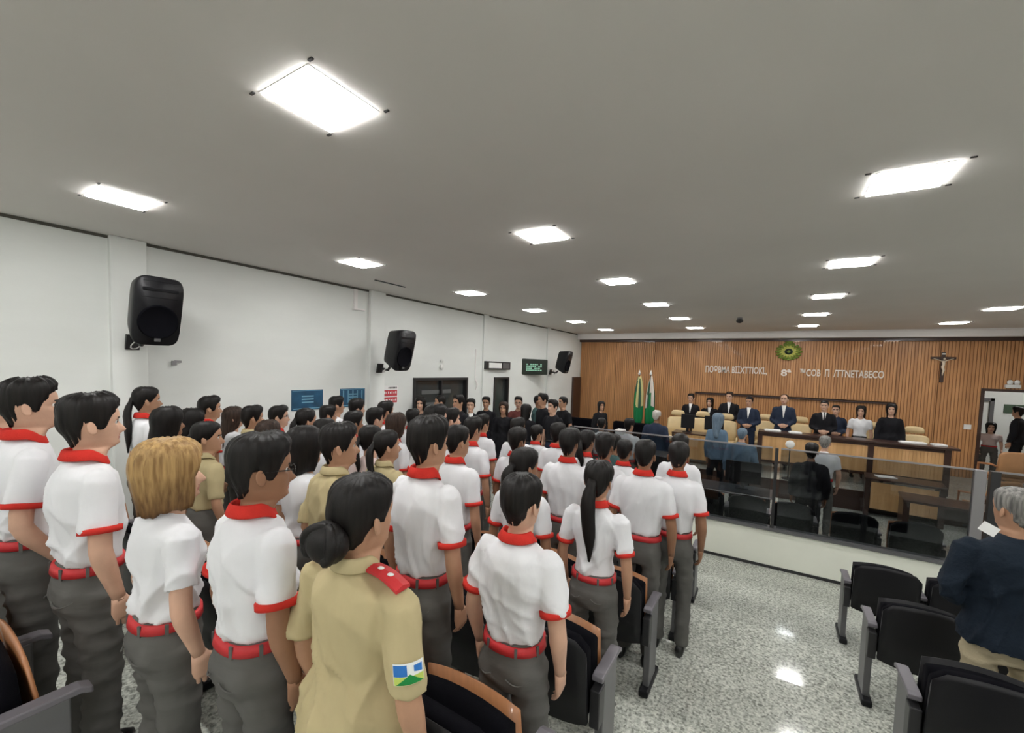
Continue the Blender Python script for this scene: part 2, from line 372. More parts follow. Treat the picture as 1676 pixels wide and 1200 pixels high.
# ------------------------------------------------------------------ people
HZ = np.array([-.130, -.090, -.055, -.025, -.010, 0.000, .012, .026, .036, .046, .056, .072, .090, .105, .120, .135, .155, .175, .192, .206, .217, .2235, .225])
HF = np.array([.050, .045, .045, .050, .062, .083, .0945, .091, .0905, .0915, .0905, .0900, .088, .0845, .090, .0935, .092, .084, .071, .054, .036, .016, .002])
HB = np.array([.082, .070, .063, .060, .059, .059, .062, .066, .070, .075, .080, .088, .096, .100, .102, .103, .102, .096, .084, .067, .045, .022, .002])
HW = np.array([.075, .061, .055, .052, .049, .040, .045, .051, .055, .058, .062, .067, .0725, .0745, .0765, .0775, .0775, .0745, .067, .054, .037, .018, .002])
NZ = np.array([.050, .058, .066, .074, .090, .108, .118]); NP = np.array([0, .015, .028, .026, .016, .006, 0])
def head_xy(phi, z, face=True):
    f = np.interp(z, HZ, HF); b = np.interp(z, HZ, HB); wd = np.interp(z, HZ, HW)
    c, s = np.cos(phi), np.sin(phi)
    x = wd * np.sign(s) * np.abs(s) ** .92
    y = np.where(c > 0, f * np.abs(c) ** .85, -b * np.abs(c) ** .9)
    if face:
        fr = (c > .2)
        nose = np.interp(z, NZ, NP, left=0, right=0)
        y = y + fr * (nose * np.exp(-(x / (.0125)) ** 2)
                      + .004 * np.exp(-((z - .046) / .005) ** 2 - (x / .020) ** 2) + .004 * np.exp(-((z - .036) / .005) ** 2 - (x / .018) ** 2)
                      - .003 * np.exp(-((z - .041) / .0025) ** 2 - (x / .022) ** 2)
                      - .011 * np.exp(-((z - .110) / .011) ** 2 - ((np.abs(x) - .031) / .014) ** 2)
                      + .003 * np.exp(-((z - .126) / .006) ** 2 - ((np.abs(x) - .028) / .02) ** 2)
                      + .003 * np.exp(-((z - .085) / .012) ** 2 - ((np.abs(x) - .040) / .015) ** 2))
    return x, y
def smooth(t): t = np.clip(t, 0, 1); return t * t * (3 - 2 * t)

HAIRS = dict(
    short=dict(ph=[0, 25, 48, 62, 74, 88, 97, 112, 122, 150, 180], z=[.176, .176, .165, .138, .085, .078, .118, .112, .045, .012, .004], T=.017, side=.42, amp=.0028),
    buzz=dict(ph=[0, 25, 48, 62, 74, 88, 97, 112, 122, 150, 180], z=[.178, .178, .17, .145, .095, .088, .118, .112, .06, .028, .022], T=.010, side=.35, amp=.0015),
    tied=dict(ph=[0, 25, 50, 65, 80, 92, 105, 120, 150, 180], z=[.180, .178, .165, .14, .10, .098, .095, .05, .022, .012], T=.013, side=.75, amp=.0020),
    bob=dict(ph=[0, 22, 38, 50, 60, 72, 90, 120, 150, 180], z=[.170, .165, .13, .065, .02, -.018, -.030, -.038, -.040, -.042], T=.026, side=.95, amp=.0022),
    long=dict(ph=[0, 22, 40, 52, 64, 76, 90, 115, 150, 180], z=[.176, .170, .14, .075, .03, -.03, -.07, -.17, -.24, -.25], T=.020, side=.9, amp=.0035),
    fringe=dict(ph=[0, 20, 35, 50, 60, 72, 90, 120, 150, 180], z=[.130, .130, .11, .05, .0, -.04, -.05, -.06, -.06, -.06], T=.024, side=.9, amp=.002),
    balding=dict(ph=[0, 40, 62, 75, 90, 100, 115, 125, 150, 180], z=[.215, .215, .15, .095, .09, .115, .11, .05, .03, .022], T=.006, side=1.0, amp=.001))
def hair_mesh(q, kind, lod, rnd, m=0):
    H = HAIRS[kind]; n = (56, 30, 18)[lod]; rows = (18, 10, 7)[lod]
    ph = np.linspace(-pi, pi, n, endpoint=False); a = np.degrees(np.abs(ph))
    zm = np.interp(a, H['ph'], H['z'])
    jag = rnd.uniform(0, 6.28); drape = kind in ('bob', 'long', 'fringe')
    zm = zm + (.012 if kind == 'bob' else .006 if drape else .003) * np.sin(ph * 11 + jag) * np.sin(ph * 5 + 1) * (a > 60)
    ztop = .2235; rs = []
    p1, p2, p3 = rnd.uniform(0, 6), rnd.uniform(0, 6), rnd.uniform(0, 6)
    for i in range(-1, rows + 1):
        t = max(0, i) / rows
        z = zm + (ztop - zm) * (1 - (1 - t) ** 1.25)
        zz = np.where(z < .088, .088 + (z - .088) * .0, z) if drape else z
        x, y = head_xy(ph, zz, False)
        if drape:
            low = np.clip((.088 - z) / .25, 0, 1); x = x * (1 - .30 * low) ; y = y * (1 - .12 * low) - .055 * low * (np.cos(ph) < .3)
            if kind == 'bob': x = x * (1 + .16 * low); y = y + .055 * low - .0 * low
        r = np.hypot(x, y) + 1e-6
        topf = smooth((z - .14) / .07)
        th = H['T'] * (H['side'] + (1 - H['side']) * topf) * (.30 + .70 * smooth(t * 3.2))
        if drape: th = H['T'] * (.55 + .45 * smooth(t * 2.5))
        th = th + H['amp'] * (np.sin(ph * 17 + p1 + 9 * z) + .7 * np.sin(ph * 29 + p2 + 40 * z * (0 if drape else 1)) + .5 * np.sin(ph * 7 + p3 + 30 * z))
        if kind == 'short': th = th + .008 * topf * (np.cos(ph) > 0) * np.abs(np.cos(ph))
        if i == -1: th = -.012 * np.ones(n)
        x = x * (1 + th / r * (1 - .0 * topf)); y = y * (1 + th / r)
        rs.append(np.stack([x, y, z + np.where(i < 0, 0, th * topf * 1.0)], -1))
    q.rings(rs, m)

def rot_head(V, yaw_, pitch_, f_top=0.0, f_bot=-.10):
    wgt = smooth((V[:, 2] - f_bot) / (f_top - f_bot)); a = yaw_ * wgt; p = pitch_ * wgt
    y1 = V[:, 1] * np.cos(p) - V[:, 2] * np.sin(p); z1 = V[:, 1] * np.sin(p) + V[:, 2] * np.cos(p)
    x = V[:, 0] * np.cos(a) - y1 * np.sin(a); y = V[:, 0] * np.sin(a) + y1 * np.cos(a)
    return np.stack([x, y, z1], -1)

POSES = dict(
    side=dict(el=(.238, -.030, 1.085), wr=(.232, .032, .858)),
    back_el=dict(el=(.245, -.07, 1.10), wr=(.205, .10, .90)),
    front=dict(el=(.245, -.03, 1.095), wr=(.075, .205, 1.015)),
    hip=dict(el=(.235, -.06, 1.09), wr=(.215, .085, .885)))
SH = np.array((.176, -.004, 1.375))
def arm_pts(pose, sgn, wsc, n=9):
    P = POSES[pose]; s0 = SH * (wsc, 1, 1); e = np.array(P['el']) * (wsc ** .9, 1, 1); w_ = np.array(P['wr']) * ((wsc if pose != 'front' else 1), 1, 1)
    t = np.linspace(0, 1, n); pts = []
    for a in t:
        if a < .5: p = s0 + (e - s0) * (a / .5)
        else: p = e + (w_ - e) * ((a - .5) / .5)
        pts.append(p)
    pts = np.array(pts)
    for _ in range(1): pts[1:-1] = pts[1:-1] * .6 + (pts[:-2] + pts[2:]) * .2
    return pts * (sgn, 1, 1)
def add_hand(q, wr, d, sgn, lod, m=0, curl=1.0):
    d = d / np.linalg.norm(d); u = np.array((0, 1., 0)); u = u - d * u.dot(d); u /= np.linalg.norm(u)
    v = np.cross(d, u) ; v = v if v[0] * sgn < 0 else -v      # v points toward the body (palm side)
    if abs(d[0]) > .5: u = np.array((0, 0, 1.)); u = u - d * u.dot(d); u /= np.linalg.norm(u); v = np.cross(d, u); v = v if v[1] < 0 else -v
    nn = (12, 8, 6)[lod]
    c = [wr - d * .01, wr + d * .02, wr + d * .05, wr + d * .078, wr + d * .092]
    q.tube(c, [(.023, .026), (.020, .034), (.017, .042), (.014, .041), (.009, .036)], nn, u, m)
    for k, (o, L) in enumerate(((.030, .072), (.010, .082), (-.010, .076), (-.029, .058))):
        b = wr + d * .078 + u * o; r = .0092 if k != 3 else .0080
        dd = d + u * (o * 1.5); dd /= np.linalg.norm(dd)
        if lod < 2:
            p1 = b + dd * L * .40 + v * .006 * curl; p2 = p1 + (dd * .85 + v * .55 * curl) / 1.02 * L * .33; p3 = p2 + (dd * .55 + v * .85 * curl) / 1.02 * L * .27
            q.tube([b - dd * .012, b + dd * .01, p1, p2, p3], [r, r, r * .95, r * .88, r * .6], (8, 6)[lod], u, m)
        else: q.tube([b, b + dd * L * .5 + v * .01, b + dd * L * .85 + v * .035], [r, r, r * .6], 5, u, m)
    b = wr + d * .025 + u * .030
    dd = d * .75 + u * .55 + v * .35; dd /= np.linalg.norm(dd); d2 = d * .95 + u * .10 + v * .35; d2 /= np.linalg.norm(d2)
    q.tube([b - dd * .012, b + dd * .02, b + dd * .036, b + dd * .036 + d2 * .028], [.013, .012, .0105, .007], (8, 6, 5)[lod], u, m)

def body_mesh(s, wsc, pose, hy, hp, lod, skin, hairc, rnd, sex, long_sleeve=False):
    k = (s - .225) / 1.495; q = MB()
    n = (44, 28, 18)[lod]
    u = np.linspace(-pi, pi, n, endpoint=False); ph = u - (.55, .45, .35)[lod] * np.sin(u)
    zs = {0: np.array([-.13, -.105, -.08, -.055, -.035, -.02, -.010, -.003, .004, .012, .020, .028, .034, .038, .042, .047, .052, .058, .064, .070, .077, .085, .093, .100, .107, .114, .121, .127, .134, .145, .157, .170, .183, .195, .205, .214, .220, .224]),
          1: np.array([-.13, -.09, -.055, -.025, -.008, .004, .018, .032, .041, .050, .060, .070, .082, .095, .108, .12, .132, .15, .17, .19, .207, .219, .2245]),
          2: np.array([-.13, -.07, -.02, 0, .02, .045, .066, .09, .112, .13, .16, .19, .212, .2245])}[lod]
    rs = []
    for z in zs:
        x, y = head_xy(ph, z); rs.append(np.stack([x, y + .012, np.full(n, z)], -1))
    H = MB(); H.rings(rs, 0)
    V = H.v[0].copy(); F = H.f
    mi = []
    for f in F:
        c = V[list(f)].mean(0); a = abs(c[0])
        if lod < 2 and c[1] > .06 and .1255 < c[2] < .1365 and .012 < a < .050: mi.append(1)
        elif lod < 2 and c[1] > .085 and .030 < c[2] < .0515 and a < .024: mi.append(2)
        else: mi.append(0)
    V = rot_head(V, hy, hp); V[:, 2] += 0
    off = np.array((0, 0, s - .225))
    q.add(V + off, F, mi)
    # ears
    for sg in (-1, 1):
        E_ = MB(); E_.ball((0, 0, 0), (.007, .017, .029), (12, 9, 7)[lod], (9, 6, 4)[lod])
        W = E_.v[0].copy(); W[:, 0] += .35 * W[:, 1] * -1; W[:, 1] += W[:, 2] * -.15
        if lod == 0:
            rr = (W[:, 1] / .017) ** 2 + (W[:, 2] / .029) ** 2; W[:, 0] -= .005 * np.exp(-rr * 3)
        W = W * (sg, 1, 1) + (sg * .080, -.002, .092)
        q.add(rot_head(W, hy, hp) + off, E_.f, 0)
    # eyes
    if lod < 2:
        for sg in (-1, 1):
            E_ = MB(); E_.ball((0, 0, 0), .0118, 10, 8); W = E_.v[0].copy(); fm = []
            for f in E_.f: c = W[list(f)].mean(0); fm.append(4 if (c[1] > .0085) else 3)
            W = W + (sg * .031, .0815, .110); q.add(rot_head(W, hy, hp) + off, E_.f, fm)
    # torso, arms, thighs inside the clothes
    T = [(1.455, .055, .045), (1.42, .09, .055), (1.38, .145, .075), (1.30, .150, .092), (1.15, .135, .09), (1.0, .125, .085), (.9, .145, .095), (.84, .13, .09)]
    th = np.arange(14) * 2 * pi / 14
    q.rings([np.stack([np.cos(th) * a * wsc * .86, np.sin(th) * b * .84 - .008, np.full(14, z * k)], -1) for z, a, b in T], 0)
    rsl = (.9 if sex == 'f' else 1.0) * (.78 if long_sleeve else .97)
    for sg in (-1, 1):
        pts = arm_pts(pose, sg, wsc, 11) * (1, 1, k)
        rad = np.interp(np.linspace(0, 1, 11), [0, .2, .45, .52, .62, .85, 1], [.036, .040, .040, .039, .040, .029, .0245]) * rsl * (1 + .5 * (wsc - 1))
        radp = [(r, r * 1.06) for r in rad]
        q.tube(pts, radp, (14, 9, 7)[lod], (0, 1, 0), 0)
        d = pts[-1] - pts[-3]; dn_ = d / np.linalg.norm(d)
        if pose == 'front': dn_ = np.array((-sg * .88, .38, -.25))
        else: dn_ = dn_ + np.array((-sg * .02, .02, -.12))
        add_hand(q, pts[-1], dn_, sg, lod)
        q.tube([(sg * .068, 0, .9 * k), (sg * .092, .005, .5 * k), (sg * .098, -.008, .09 * k)], [.045, .036, .030], 7, (0, 1, 0), 0)
    return q.mesh('body', [skin, hairc, M_lip, M_eye, M_iris], True)

# clothes: closed lofts joined by a voxel remesh, then folds pressed into the cloth
def remeshed(q, voxel, smooth_it=3):
    me = q.mesh('tmp', [M_polo]); o = bpy.data.objects.new('tmp', me); col.objects.link(o)
    r = o.modifiers.new('r', 'REMESH'); r.mode = 'VOXEL'; r.voxel_size = voxel; r.use_smooth_shade = True
    sm = o.modifiers.new('s', 'SMOOTH'); sm.iterations = smooth_it; sm.factor = .5
    dg = bpy.context.evaluated_depsgraph_get(); ev = o.evaluated_get(dg); m2 = bpy.data.meshes.new_from_object(ev)
    bpy.data.objects.remove(o); bpy.data.meshes.remove(me); return m2
def coords(me):
    a = np.empty(len(me.vertices) * 3); me.vertices.foreach_get('co', a); n = np.empty_like(a); me.vertices.foreach_get('normal', n)
    return a.reshape(-1, 3), n.reshape(-1, 3)
def setco(me, V): me.vertices.foreach_set('co', V.ravel()); me.update()
def folds(V, rnd, ks, amp):
    f = np.zeros(len(V))
    for kx, ky, kz, a in ks:
        kx = kx * rnd.uniform(.8, 1.2) * rnd.choice([-1, 1]); gate = .35 + .65 * (.5 + .5 * np.sin(V[:, 0] * rnd.uniform(8, 14) + V[:, 2] * rnd.uniform(-12, 12) + rnd.uniform(0, 6)))
        p = rnd.uniform(0, 6.28, 4)
        ph = V[:, 0] * kx + V[:, 1] * ky + V[:, 2] * kz + p[0] + 1.6 * np.sin(V[:, 0] * kx * .31 + V[:, 2] * 9 + p[1]) + 1.1 * np.sin(V[:, 2] * 14 + V[:, 1] * 6 + p[2])
        f += a * gate * (1 - 1.7 * np.abs(np.sin(ph * .5)) ** .7)
    return f * amp
TOPS = {}
def top_base(kind, sex, pose, wsc, voxel):
    key = (kind, sex, pose if kind in ('jacket', 'robe', 'longsleeve') else ('s' if kind != 'khaki' else 'k', pose), round(wsc, 2), voxel)
    if key in TOPS: return TOPS[key]
    q = MB(); th = np.arange(28) * 2 * pi / 28
    ct, st = np.cos(th), np.sin(th)
    def ring(z, hw, yf, yb, p=.86):
        x = hw * wsc * np.sign(ct) * np.abs(ct) ** p; y = np.where(st > 0, yf, yb) * np.sign(st) * np.abs(st) ** .95
        return np.stack([x, y - .008, np.full(28, z)], -1)
    if sex == 'm':
        T = [(1.462, .056, .050, .062), (1.445, .070, .056, .072), (1.42, .118, .070, .090), (1.385, .162, .088, .106), (1.33, .178, .106, .122), (1.25, .178, .122, .126), (1.16, .168, .122, .116), (1.08, .162, .120, .108), (1.03, .160, .118, .108), (1.0, .150, .112, .103)]
    else:
        T = [(1.462, .050, .046, .056), (1.445, .064, .052, .066), (1.42, .106, .066, .082), (1.385, .148, .082, .096), (1.33, .160, .108, .108), (1.25, .156, .132, .108), (1.16, .142, .116, .098), (1.09, .136, .108, .092), (1.04, .142, .110, .098), (1.0, .148, .108, .102)]
    if kind in ('jacket', 'longsleeve', 'khaki_out', 'robe'):
        T = T[:-2] + ([(1.0, .176, .128, .128), (.92, .192, .140, .152), (.86, .197, .142, .164)] if kind != 'robe' else [(1.0, .175, .14, .13), (.8, .20, .15, .15), (.5, .22, .16, .17)])
    q.rings([ring(*t) for t in T])
    for sg in (-1, 1):
        pts = arm_pts(pose, sg, wsc, 21)
        q.ball(np.array(SH) * (sg * wsc * .93, 1, 1) - (0, 0, .008), (.056, .060, .058), 14, 10)
        if kind in ('jacket', 'longsleeve', 'robe'):
            P_ = pts[:20]; rd = np.interp(np.linspace(0, 1, 20), [0, .3, .55, 1], [.060, .060, .054, .046])
            if kind == 'robe': rd = rd + np.linspace(0, .020, 20)
            q.tube(P_, [(r, r * 1.1) for r in rd], 14)
        else:
            m_ = 7 if not kind.startswith('khaki') else 9
            P_ = pts[:m_ + 1]; fr = sex == 'f'
            rd = np.linspace(.054, .060 if not fr else .053, m_ + 1)
            q.tube(P_, [(r, r * 1.12) for r in rd], 16)
    me = remeshed(q, voxel, 3); TOPS[key] = me
    return me
def sleeve_end(pose, sg, wsc, kind, sex):
    pts = arm_pts(pose, sg, wsc, 21); m_ = 7 if not kind.startswith('khaki') else 9
    return pts[m_], pts[m_] - pts[m_ - 1]
LOWS = {}
def low_base(sex, wsc, voxel):
    key = (sex, round(wsc, 2), voxel)
    if key in LOWS: return LOWS[key]
    q = MB(); th = np.arange(24) * 2 * pi / 24; ct, st = np.cos(th), np.sin(th); f = sex == 'f'
    def ring(z, hw, yf, yb): return np.stack([hw * wsc * np.sign(ct) * np.abs(ct) ** .85, np.where(st > 0, yf, yb) * st - .008, np.full(24, z)], -1)
    q.rings([ring(1.012, .138 if f else .144, .102, .098), ring(.96, .152 if f else .152, .112, .112), ring(.90, .166 if f else .160, .112, .122), ring(.84, .172 if f else .162, .108, .122), ring(.78, .160, .098, .105)])
    for sg in (-1, 1):
        q.ball((sg * .075 * wsc, -.062, .862), (.074, .066, .085), 12, 8)
        q.tube([(sg * .092 * wsc, -.010, .88), (sg * .095 * wsc, -.006, .76), (sg * .100, .0, .62), (sg * .102, .004, .48), (sg * .102, -.008, .28), (sg * .102, -.012, .07)],
               [(.078, .092), (.078, .088), (.070, .078), (.064, .070), (.062, .070), (.062, .074)], 16)
    me = remeshed(q, voxel, 3); LOWS[key] = me; return me
def cloth_obj(name, base, mt, parent, k, folds_ks=None, amp=0, seed=0, env=None, share=None):
    if share is not None and share in SHARE: me = SHARE[share]
    else:
        me = base.copy(); V, N = coords(me)
        if folds_ks:
            d = folds(V, np.random.RandomState(seed), folds_ks, amp)
            if env is not None: d = d * env(V)
            d = np.maximum(d, -.75 * amp)
            V = V + N * d[:, None]
        setco(me, V); me.name = name
        me.polygons.foreach_set('use_smooth', [True] * len(me.polygons))
        me.materials.clear(); me.materials.append(mt)
        if share is not None: SHARE[share] = me
    o = link(name, me, parent); o.scale = (1, 1, k)
    if share is not None: o.material_slots[0].link = 'OBJECT'; o.material_slots[0].material = mt
    return o
SHARE = {}
KS_TOP = [(44, 14, 7, 1.0), (30, -16, 14, .9), (60, 24, -16, .45), (20, 12, 40, .55)]
KS_LOW = [(12, 16, 80, .8), (26, -12, 50, .8), (46, 20, 20, .5)]
def env_top(V): return .45 + .9 * smooth((1.36 - V[:, 2]) / .3) * (V[:, 2] < 1.5)
def env_low(V): return .25 + .9 * smooth((.92 - V[:, 2]) / .25)

def person(pos, s, yaw_, label, top='polo', sex='m', hair='short', hc='black', skin='tan', pose='side', hy=-.2, hp=0.0, lod=1, wsc=1.0, legs=None,
           topmat=None, extra=(), group=None, seed=0):
    rnd = np.random.RandomState(seed + 11); k = (s - .225) / 1.495; wsc = wsc * .90
    root = empty('person', pos, yaw_); tag(root, label, 'person', group)
    me = body_mesh(s, wsc, pose, hy, hp, lod, SKIN[skin], HAIR[hc], rnd, sex, top in ('jacket', 'robe', 'longsleeve'))
    link('body', me, root)
    chin = np.array((0, .0, s - .225))
    # hair
    q = MB(); hk = {'ponytail': 'tied', 'bun': 'tied', 'longpony': 'tied', 'hood': 'long'}.get(hair, hair)
    if hair == 'bald': hk = 'balding'
    hair_mesh(q, hk, lod, rnd)
    if hair in ('ponytail', 'longpony'):
        L = .30 if hair == 'ponytail' else .50; nn = (16, 10, 7)[lod]; ts = np.linspace(0, 1, 12)
        pts = np.stack([.012 * np.sin(ts * 5 + seed), -.095 - .045 * np.sin(np.minimum(ts * 4, 1.6)) + .0 * ts, .135 - L * ts + .02 * np.sin(ts * 3)], -1)
        rad = np.interp(ts, [0, .08, .16, .35, .7, 1], [.030, .024, .034, .042, .036, .006])
        q.tube(pts, [(r * 1.15, r * .72) for r in rad], nn)
    if hair == 'bun':
        nn = (20, 12, 8)[lod]
        q.ball((0, -.128, .060), (.074, .052, .058), nn, nn // 2 + 2)
        if lod == 0:
            for j in range(5):
                a = np.linspace(0, 4.2, 14) + j * 1.25; rr = .058
                q.tube(np.stack([np.cos(a) * rr, -.138 + .020 * np.sin(a * 1.3 + j), .062 + np.sin(a) * rr * .80], -1), [.006] + [.016] * 12 + [.006], 8)
    V = np.concatenate(q.v) + (0, .012, 0)
    if hair == 'hood': V = V * (1.12, 1.12, 1.04)
    V = rot_head(V, hy, hp, -.02, -.25 if hk in ('long',) else -.12) + chin
    q.v = [V]; q.build('hair' if hair != 'hood' else 'hood', HAIR[hc], root, True)
    # garments
    mt = topmat or {'polo': M_polo, 'khaki': M_khaki, 'jacket': M_suit, 'robe': M_darkcl, 'longsleeve': M_navy, 'tee': M_darkcl, 'white': M_polo, 'khaki_out': M_khaki}[top]
    kind = {'polo': 'polo', 'white': 'polo', 'tee': 'polo'}.get(top, top)
    vox = (.0105, .019, .030)[lod]
    tb = top_base(kind, sex, pose, wsc, vox)
    amp = (.0130, .0090, .006)[lod] * (1.0 if kind != 'jacket' else .6)
    if lod == 0: cloth_obj('shirt', tb, mt, root, k, KS_TOP, amp, seed, env_top)
    else: cloth_obj('jacket' if kind == 'jacket' else 'robe' if kind == 'robe' else 'shirt', tb, mt, root, k, KS_TOP, amp, seed % 3, env_top, share=('t', kind, sex, pose, round(wsc, 2), vox, seed % 3))
    if kind != 'robe':
        lb = low_base(sex, wsc, (.0125, .022, .034)[lod]); lm = legs or M_grey
        if lod == 0: cloth_obj('trousers', lb, lm, root, k, KS_LOW, .0085, seed, env_low)
        else: cloth_obj('trousers', lb, lm, root, k, KS_LOW, .0065, seed % 2, env_low, share=('l', sex, round(wsc, 2), lod, seed % 2))
    # shoes
    for sg in (-1, 1):
        q = MB(); x = sg * .100
        th = np.arange(12) * 2 * pi / 12
        def rg(y, hw, z0, h): return np.stack([x + np.cos(th) * hw, np.full(12, y), np.maximum(z0 + h / 2 + np.sin(th) * h / 2, .001)], -1)
        q.rings([rg(-.095, .022, 0, .06), rg(-.08, .034, 0, .085), rg(-.03, .036, 0, .095), rg(.03, .038, 0, .085), rg(.09, .044, 0, .06), rg(.14, .040, 0, .045), rg(.172, .018, 0, .03)])
        q.build('shoe', M_shoe, root, True)
    nn = (36, 24, 16)[lod]; th = np.arange(nn) * 2 * pi / nn
    if top in ('polo', 'khaki', 'khaki_out'):
        cm_ = M_redpol if top == 'polo' else M_khaki
        fe = .93 if sex == 'f' else 1.0
        q = MB(); rs = []
        # stand + fall of a folded collar
        prof = [(.052, 1.445, .0), (.053, 1.488, .0), (.058, 1.496, .0), (.064, 1.490, .0), (.074, 1.456, 0), (.072, 1.451, 0), (.066, 1.460, 0)]
        for r, z, _ in prof:
            dz = -.036 * smooth((np.sin(th) + .1) / 1.1) ; spread = 1 + .12 * (r > .07)
            rs.append(np.stack([np.cos(th) * r * 1.04 * spread * fe, np.sin(th) * r * 1.0 * fe - .012 + .008 * np.sin(th), (z + dz) * k], -1))
        q.rings(rs, cap=(False, False)); q.build('collar', cm_, root, True)
    if top == 'polo':
        for sg in (-1, 1):
            e, d = sleeve_end(pose, sg, wsc, 'polo', sex); d = d / np.linalg.norm(d); r = (.0605 if sex == 'm' else .0535)
            P_ = np.array([e - d * .016, e - d * .014, e + d * .008, e + d * .010, e + d * .006]) * (1, 1, k)
            q = MB(); q.tube(P_, [(r - .006, (r - .006) * 1.1), (r + .004, (r + .004) * 1.12), (r + .003, (r + .003) * 1.12), (r - .004, (r - .004) * 1.12), (.03, .03)], nn, cap=(True, True)); q.build('sleeve_band', M_redpol, root, True)
    if top in ('polo', 'khaki', 'white', 'tee') and 'nobelt' not in extra:
        bm_ = M_redbelt if (top in ('polo', 'khaki') or (top == 'white' and lm == M_grey)) else M_shoe
        q = MB(); hw, yf, yb = (.1515, .114, .107) if sex == 'm' else (.149, .110, .105)
        rs = []
        for z, g in ((1.002, -.008), (1.002, .0045), (.966, .0055), (.966, -.008)):
            h2 = hw + (.006 if z < .99 else 0)
            rs.append(np.stack([(h2 + g) * wsc * np.sign(np.cos(th)) * np.abs(np.cos(th)) ** .86, np.where(np.sin(th) > 0, yf + g, yb + g + (.006 if z < .99 else 0)) * np.sin(th) - .008, np.full(nn, z * k)], -1))
        q.rings(rs + [rs[0]], cap=(False, False)); q.build('belt', bm_, root, True)
        if lod == 0:
            for a in (200, 245, 295, 340, 20, 160):
                a = radians_(a); x = (hw + .007) * wsc * np.sign(cos(a)) * abs(cos(a)) ** .86; y = (yb if sin(a) < 0 else yf) * sin(a) * 1.07 - .008
                q = MB(); M = np.array(Matrix.Translation((x, y, 0)) @ Matrix.Rotation(a, 4, 'Z')); q.box(-.002, .004, -.006, .006, .958 * k, 1.006 * k, M=M); q.build('belt_loop', lm, root)
            for sg in (-1, 1):
                q = MB(); x0 = sg * .03; pts = [(sg * (.035 + .09 * t), -.136 + .045 * t * t - (.0), (.872 - .022 * sin(t * pi)) * k) for t in np.linspace(0, 1, 8)]
                q.tube(pts, [.0035] * 8, 6); q.build('pocket_welt', lm, root, True)
    if 'epaulette' in extra:
        for sg in (-1, 1):
            q = MB(); a = np.array((sg * .078, -.012, 1.462)); b = np.array((sg * .190 * wsc, -.010, 1.428)); n_ = 6; top_ = []
            for t in np.linspace(0, 1, n_):
                c = a + (b - a) * t + (0, 0, .010 * sin(t * pi)); top_.append(c)
            rs = [np.array([c + (0, -.027, -.006), c + (0, -.027, .004), c + (0, 0, .012), c + (0, .027, .004), c + (0, .027, -.006)]) * (1, 1, k) for c in top_]
            e = q.rings(rs); ep = q.build('epaulette', M_redbelt, root)
            q = MB()
            for t in (.3, .62):
                c = (a + (b - a) * t + (0, -.004, .010 * sin(t * pi) + .012)) * (1, 1, k); q.ball(c, (.012, .009, .003), 10, 4)
            q.build('insignia', M_paper, ep, True)
    if 'patch' in extra:
        flag_patch(root, pose, wsc, k)
    if 'glasses' in extra:
        q = MB()
        for sg in (-1, 1):
            a = np.linspace(0, 2 * pi, 17); q.tube(np.stack([sg * .033 + .024 * np.cos(a), np.full(17, .112) - .05 * (np.abs(sg * .033 + .024 * np.cos(a)) - .0) ** 1 * .3, .108 + .017 * np.sin(a)], -1), [.0018] * 17, 5, (0, 1, 0))
            q.tube([(sg * .057, .104, .113), (sg * .074, .08, .113), (sg * .080, .0, .112), (sg * .081, -.012, .100)], [.0022] * 4, 5, (0, 0, 1))
        q.tube([(-.010, .110, .112), (0, .113, .115), (.010, .110, .112)], [.0018] * 3, 5, (0, 0, 1))
        q.v = [rot_head(np.concatenate(q.v), hy, hp) + chin]; q.build('eyeglasses', M_frame, root, True)
    if 'shirtfront' in extra or 'tie' in extra:
        q = MB(); n_ = 6; rs = []
        for t in np.linspace(0, 1, n_):
            z = 1.455 - .27 * t; y = np.interp(z, [1.25, 1.33, 1.385, 1.42, 1.45], [.122, .106, .088, .070, .052]) + .006; h = .040 * (1 - t) + .006
            rs.append(np.array([(-h, y - .018, z * k), (-h * .5, y, z * k), (h * .5, y, z * k), (h, y - .018, z * k)]))
        q.rings(rs, closed=False, cap=(False, False)); q.build('shirt_front', M_paper, root)
        if 'tie' in extra:
            q = MB(); rs = []
            for t, h in ((0, .012), (.12, .008), (.6, .018), (1, .022)):
                z = 1.45 - .29 * t; y = np.interp(z, [1.1, 1.25, 1.33, 1.385, 1.42, 1.45], [.125, .122, .106, .088, .070, .052]) + .012
                rs.append(np.array([(-h, y, z * k), (0, y + .004, z * k), (h, y, z * k)]))
            q.rings(rs, closed=False, cap=(False, False)); q.build('tie', M_darkcl, root)
    if 'card' in extra:
        q = MB(); M = np.array(Matrix.Translation((-.105, .02, 1.475 * k)) @ Matrix.Rotation(.5, 4, 'Y') @ Matrix.Rotation(-.3, 4, 'Z')); q.box(-.04, .03, -.055, -.052, -.028, .028, M=M); q.build('paper_tag', M_paper, root)
    return root
def radians_(a): return a * pi / 180
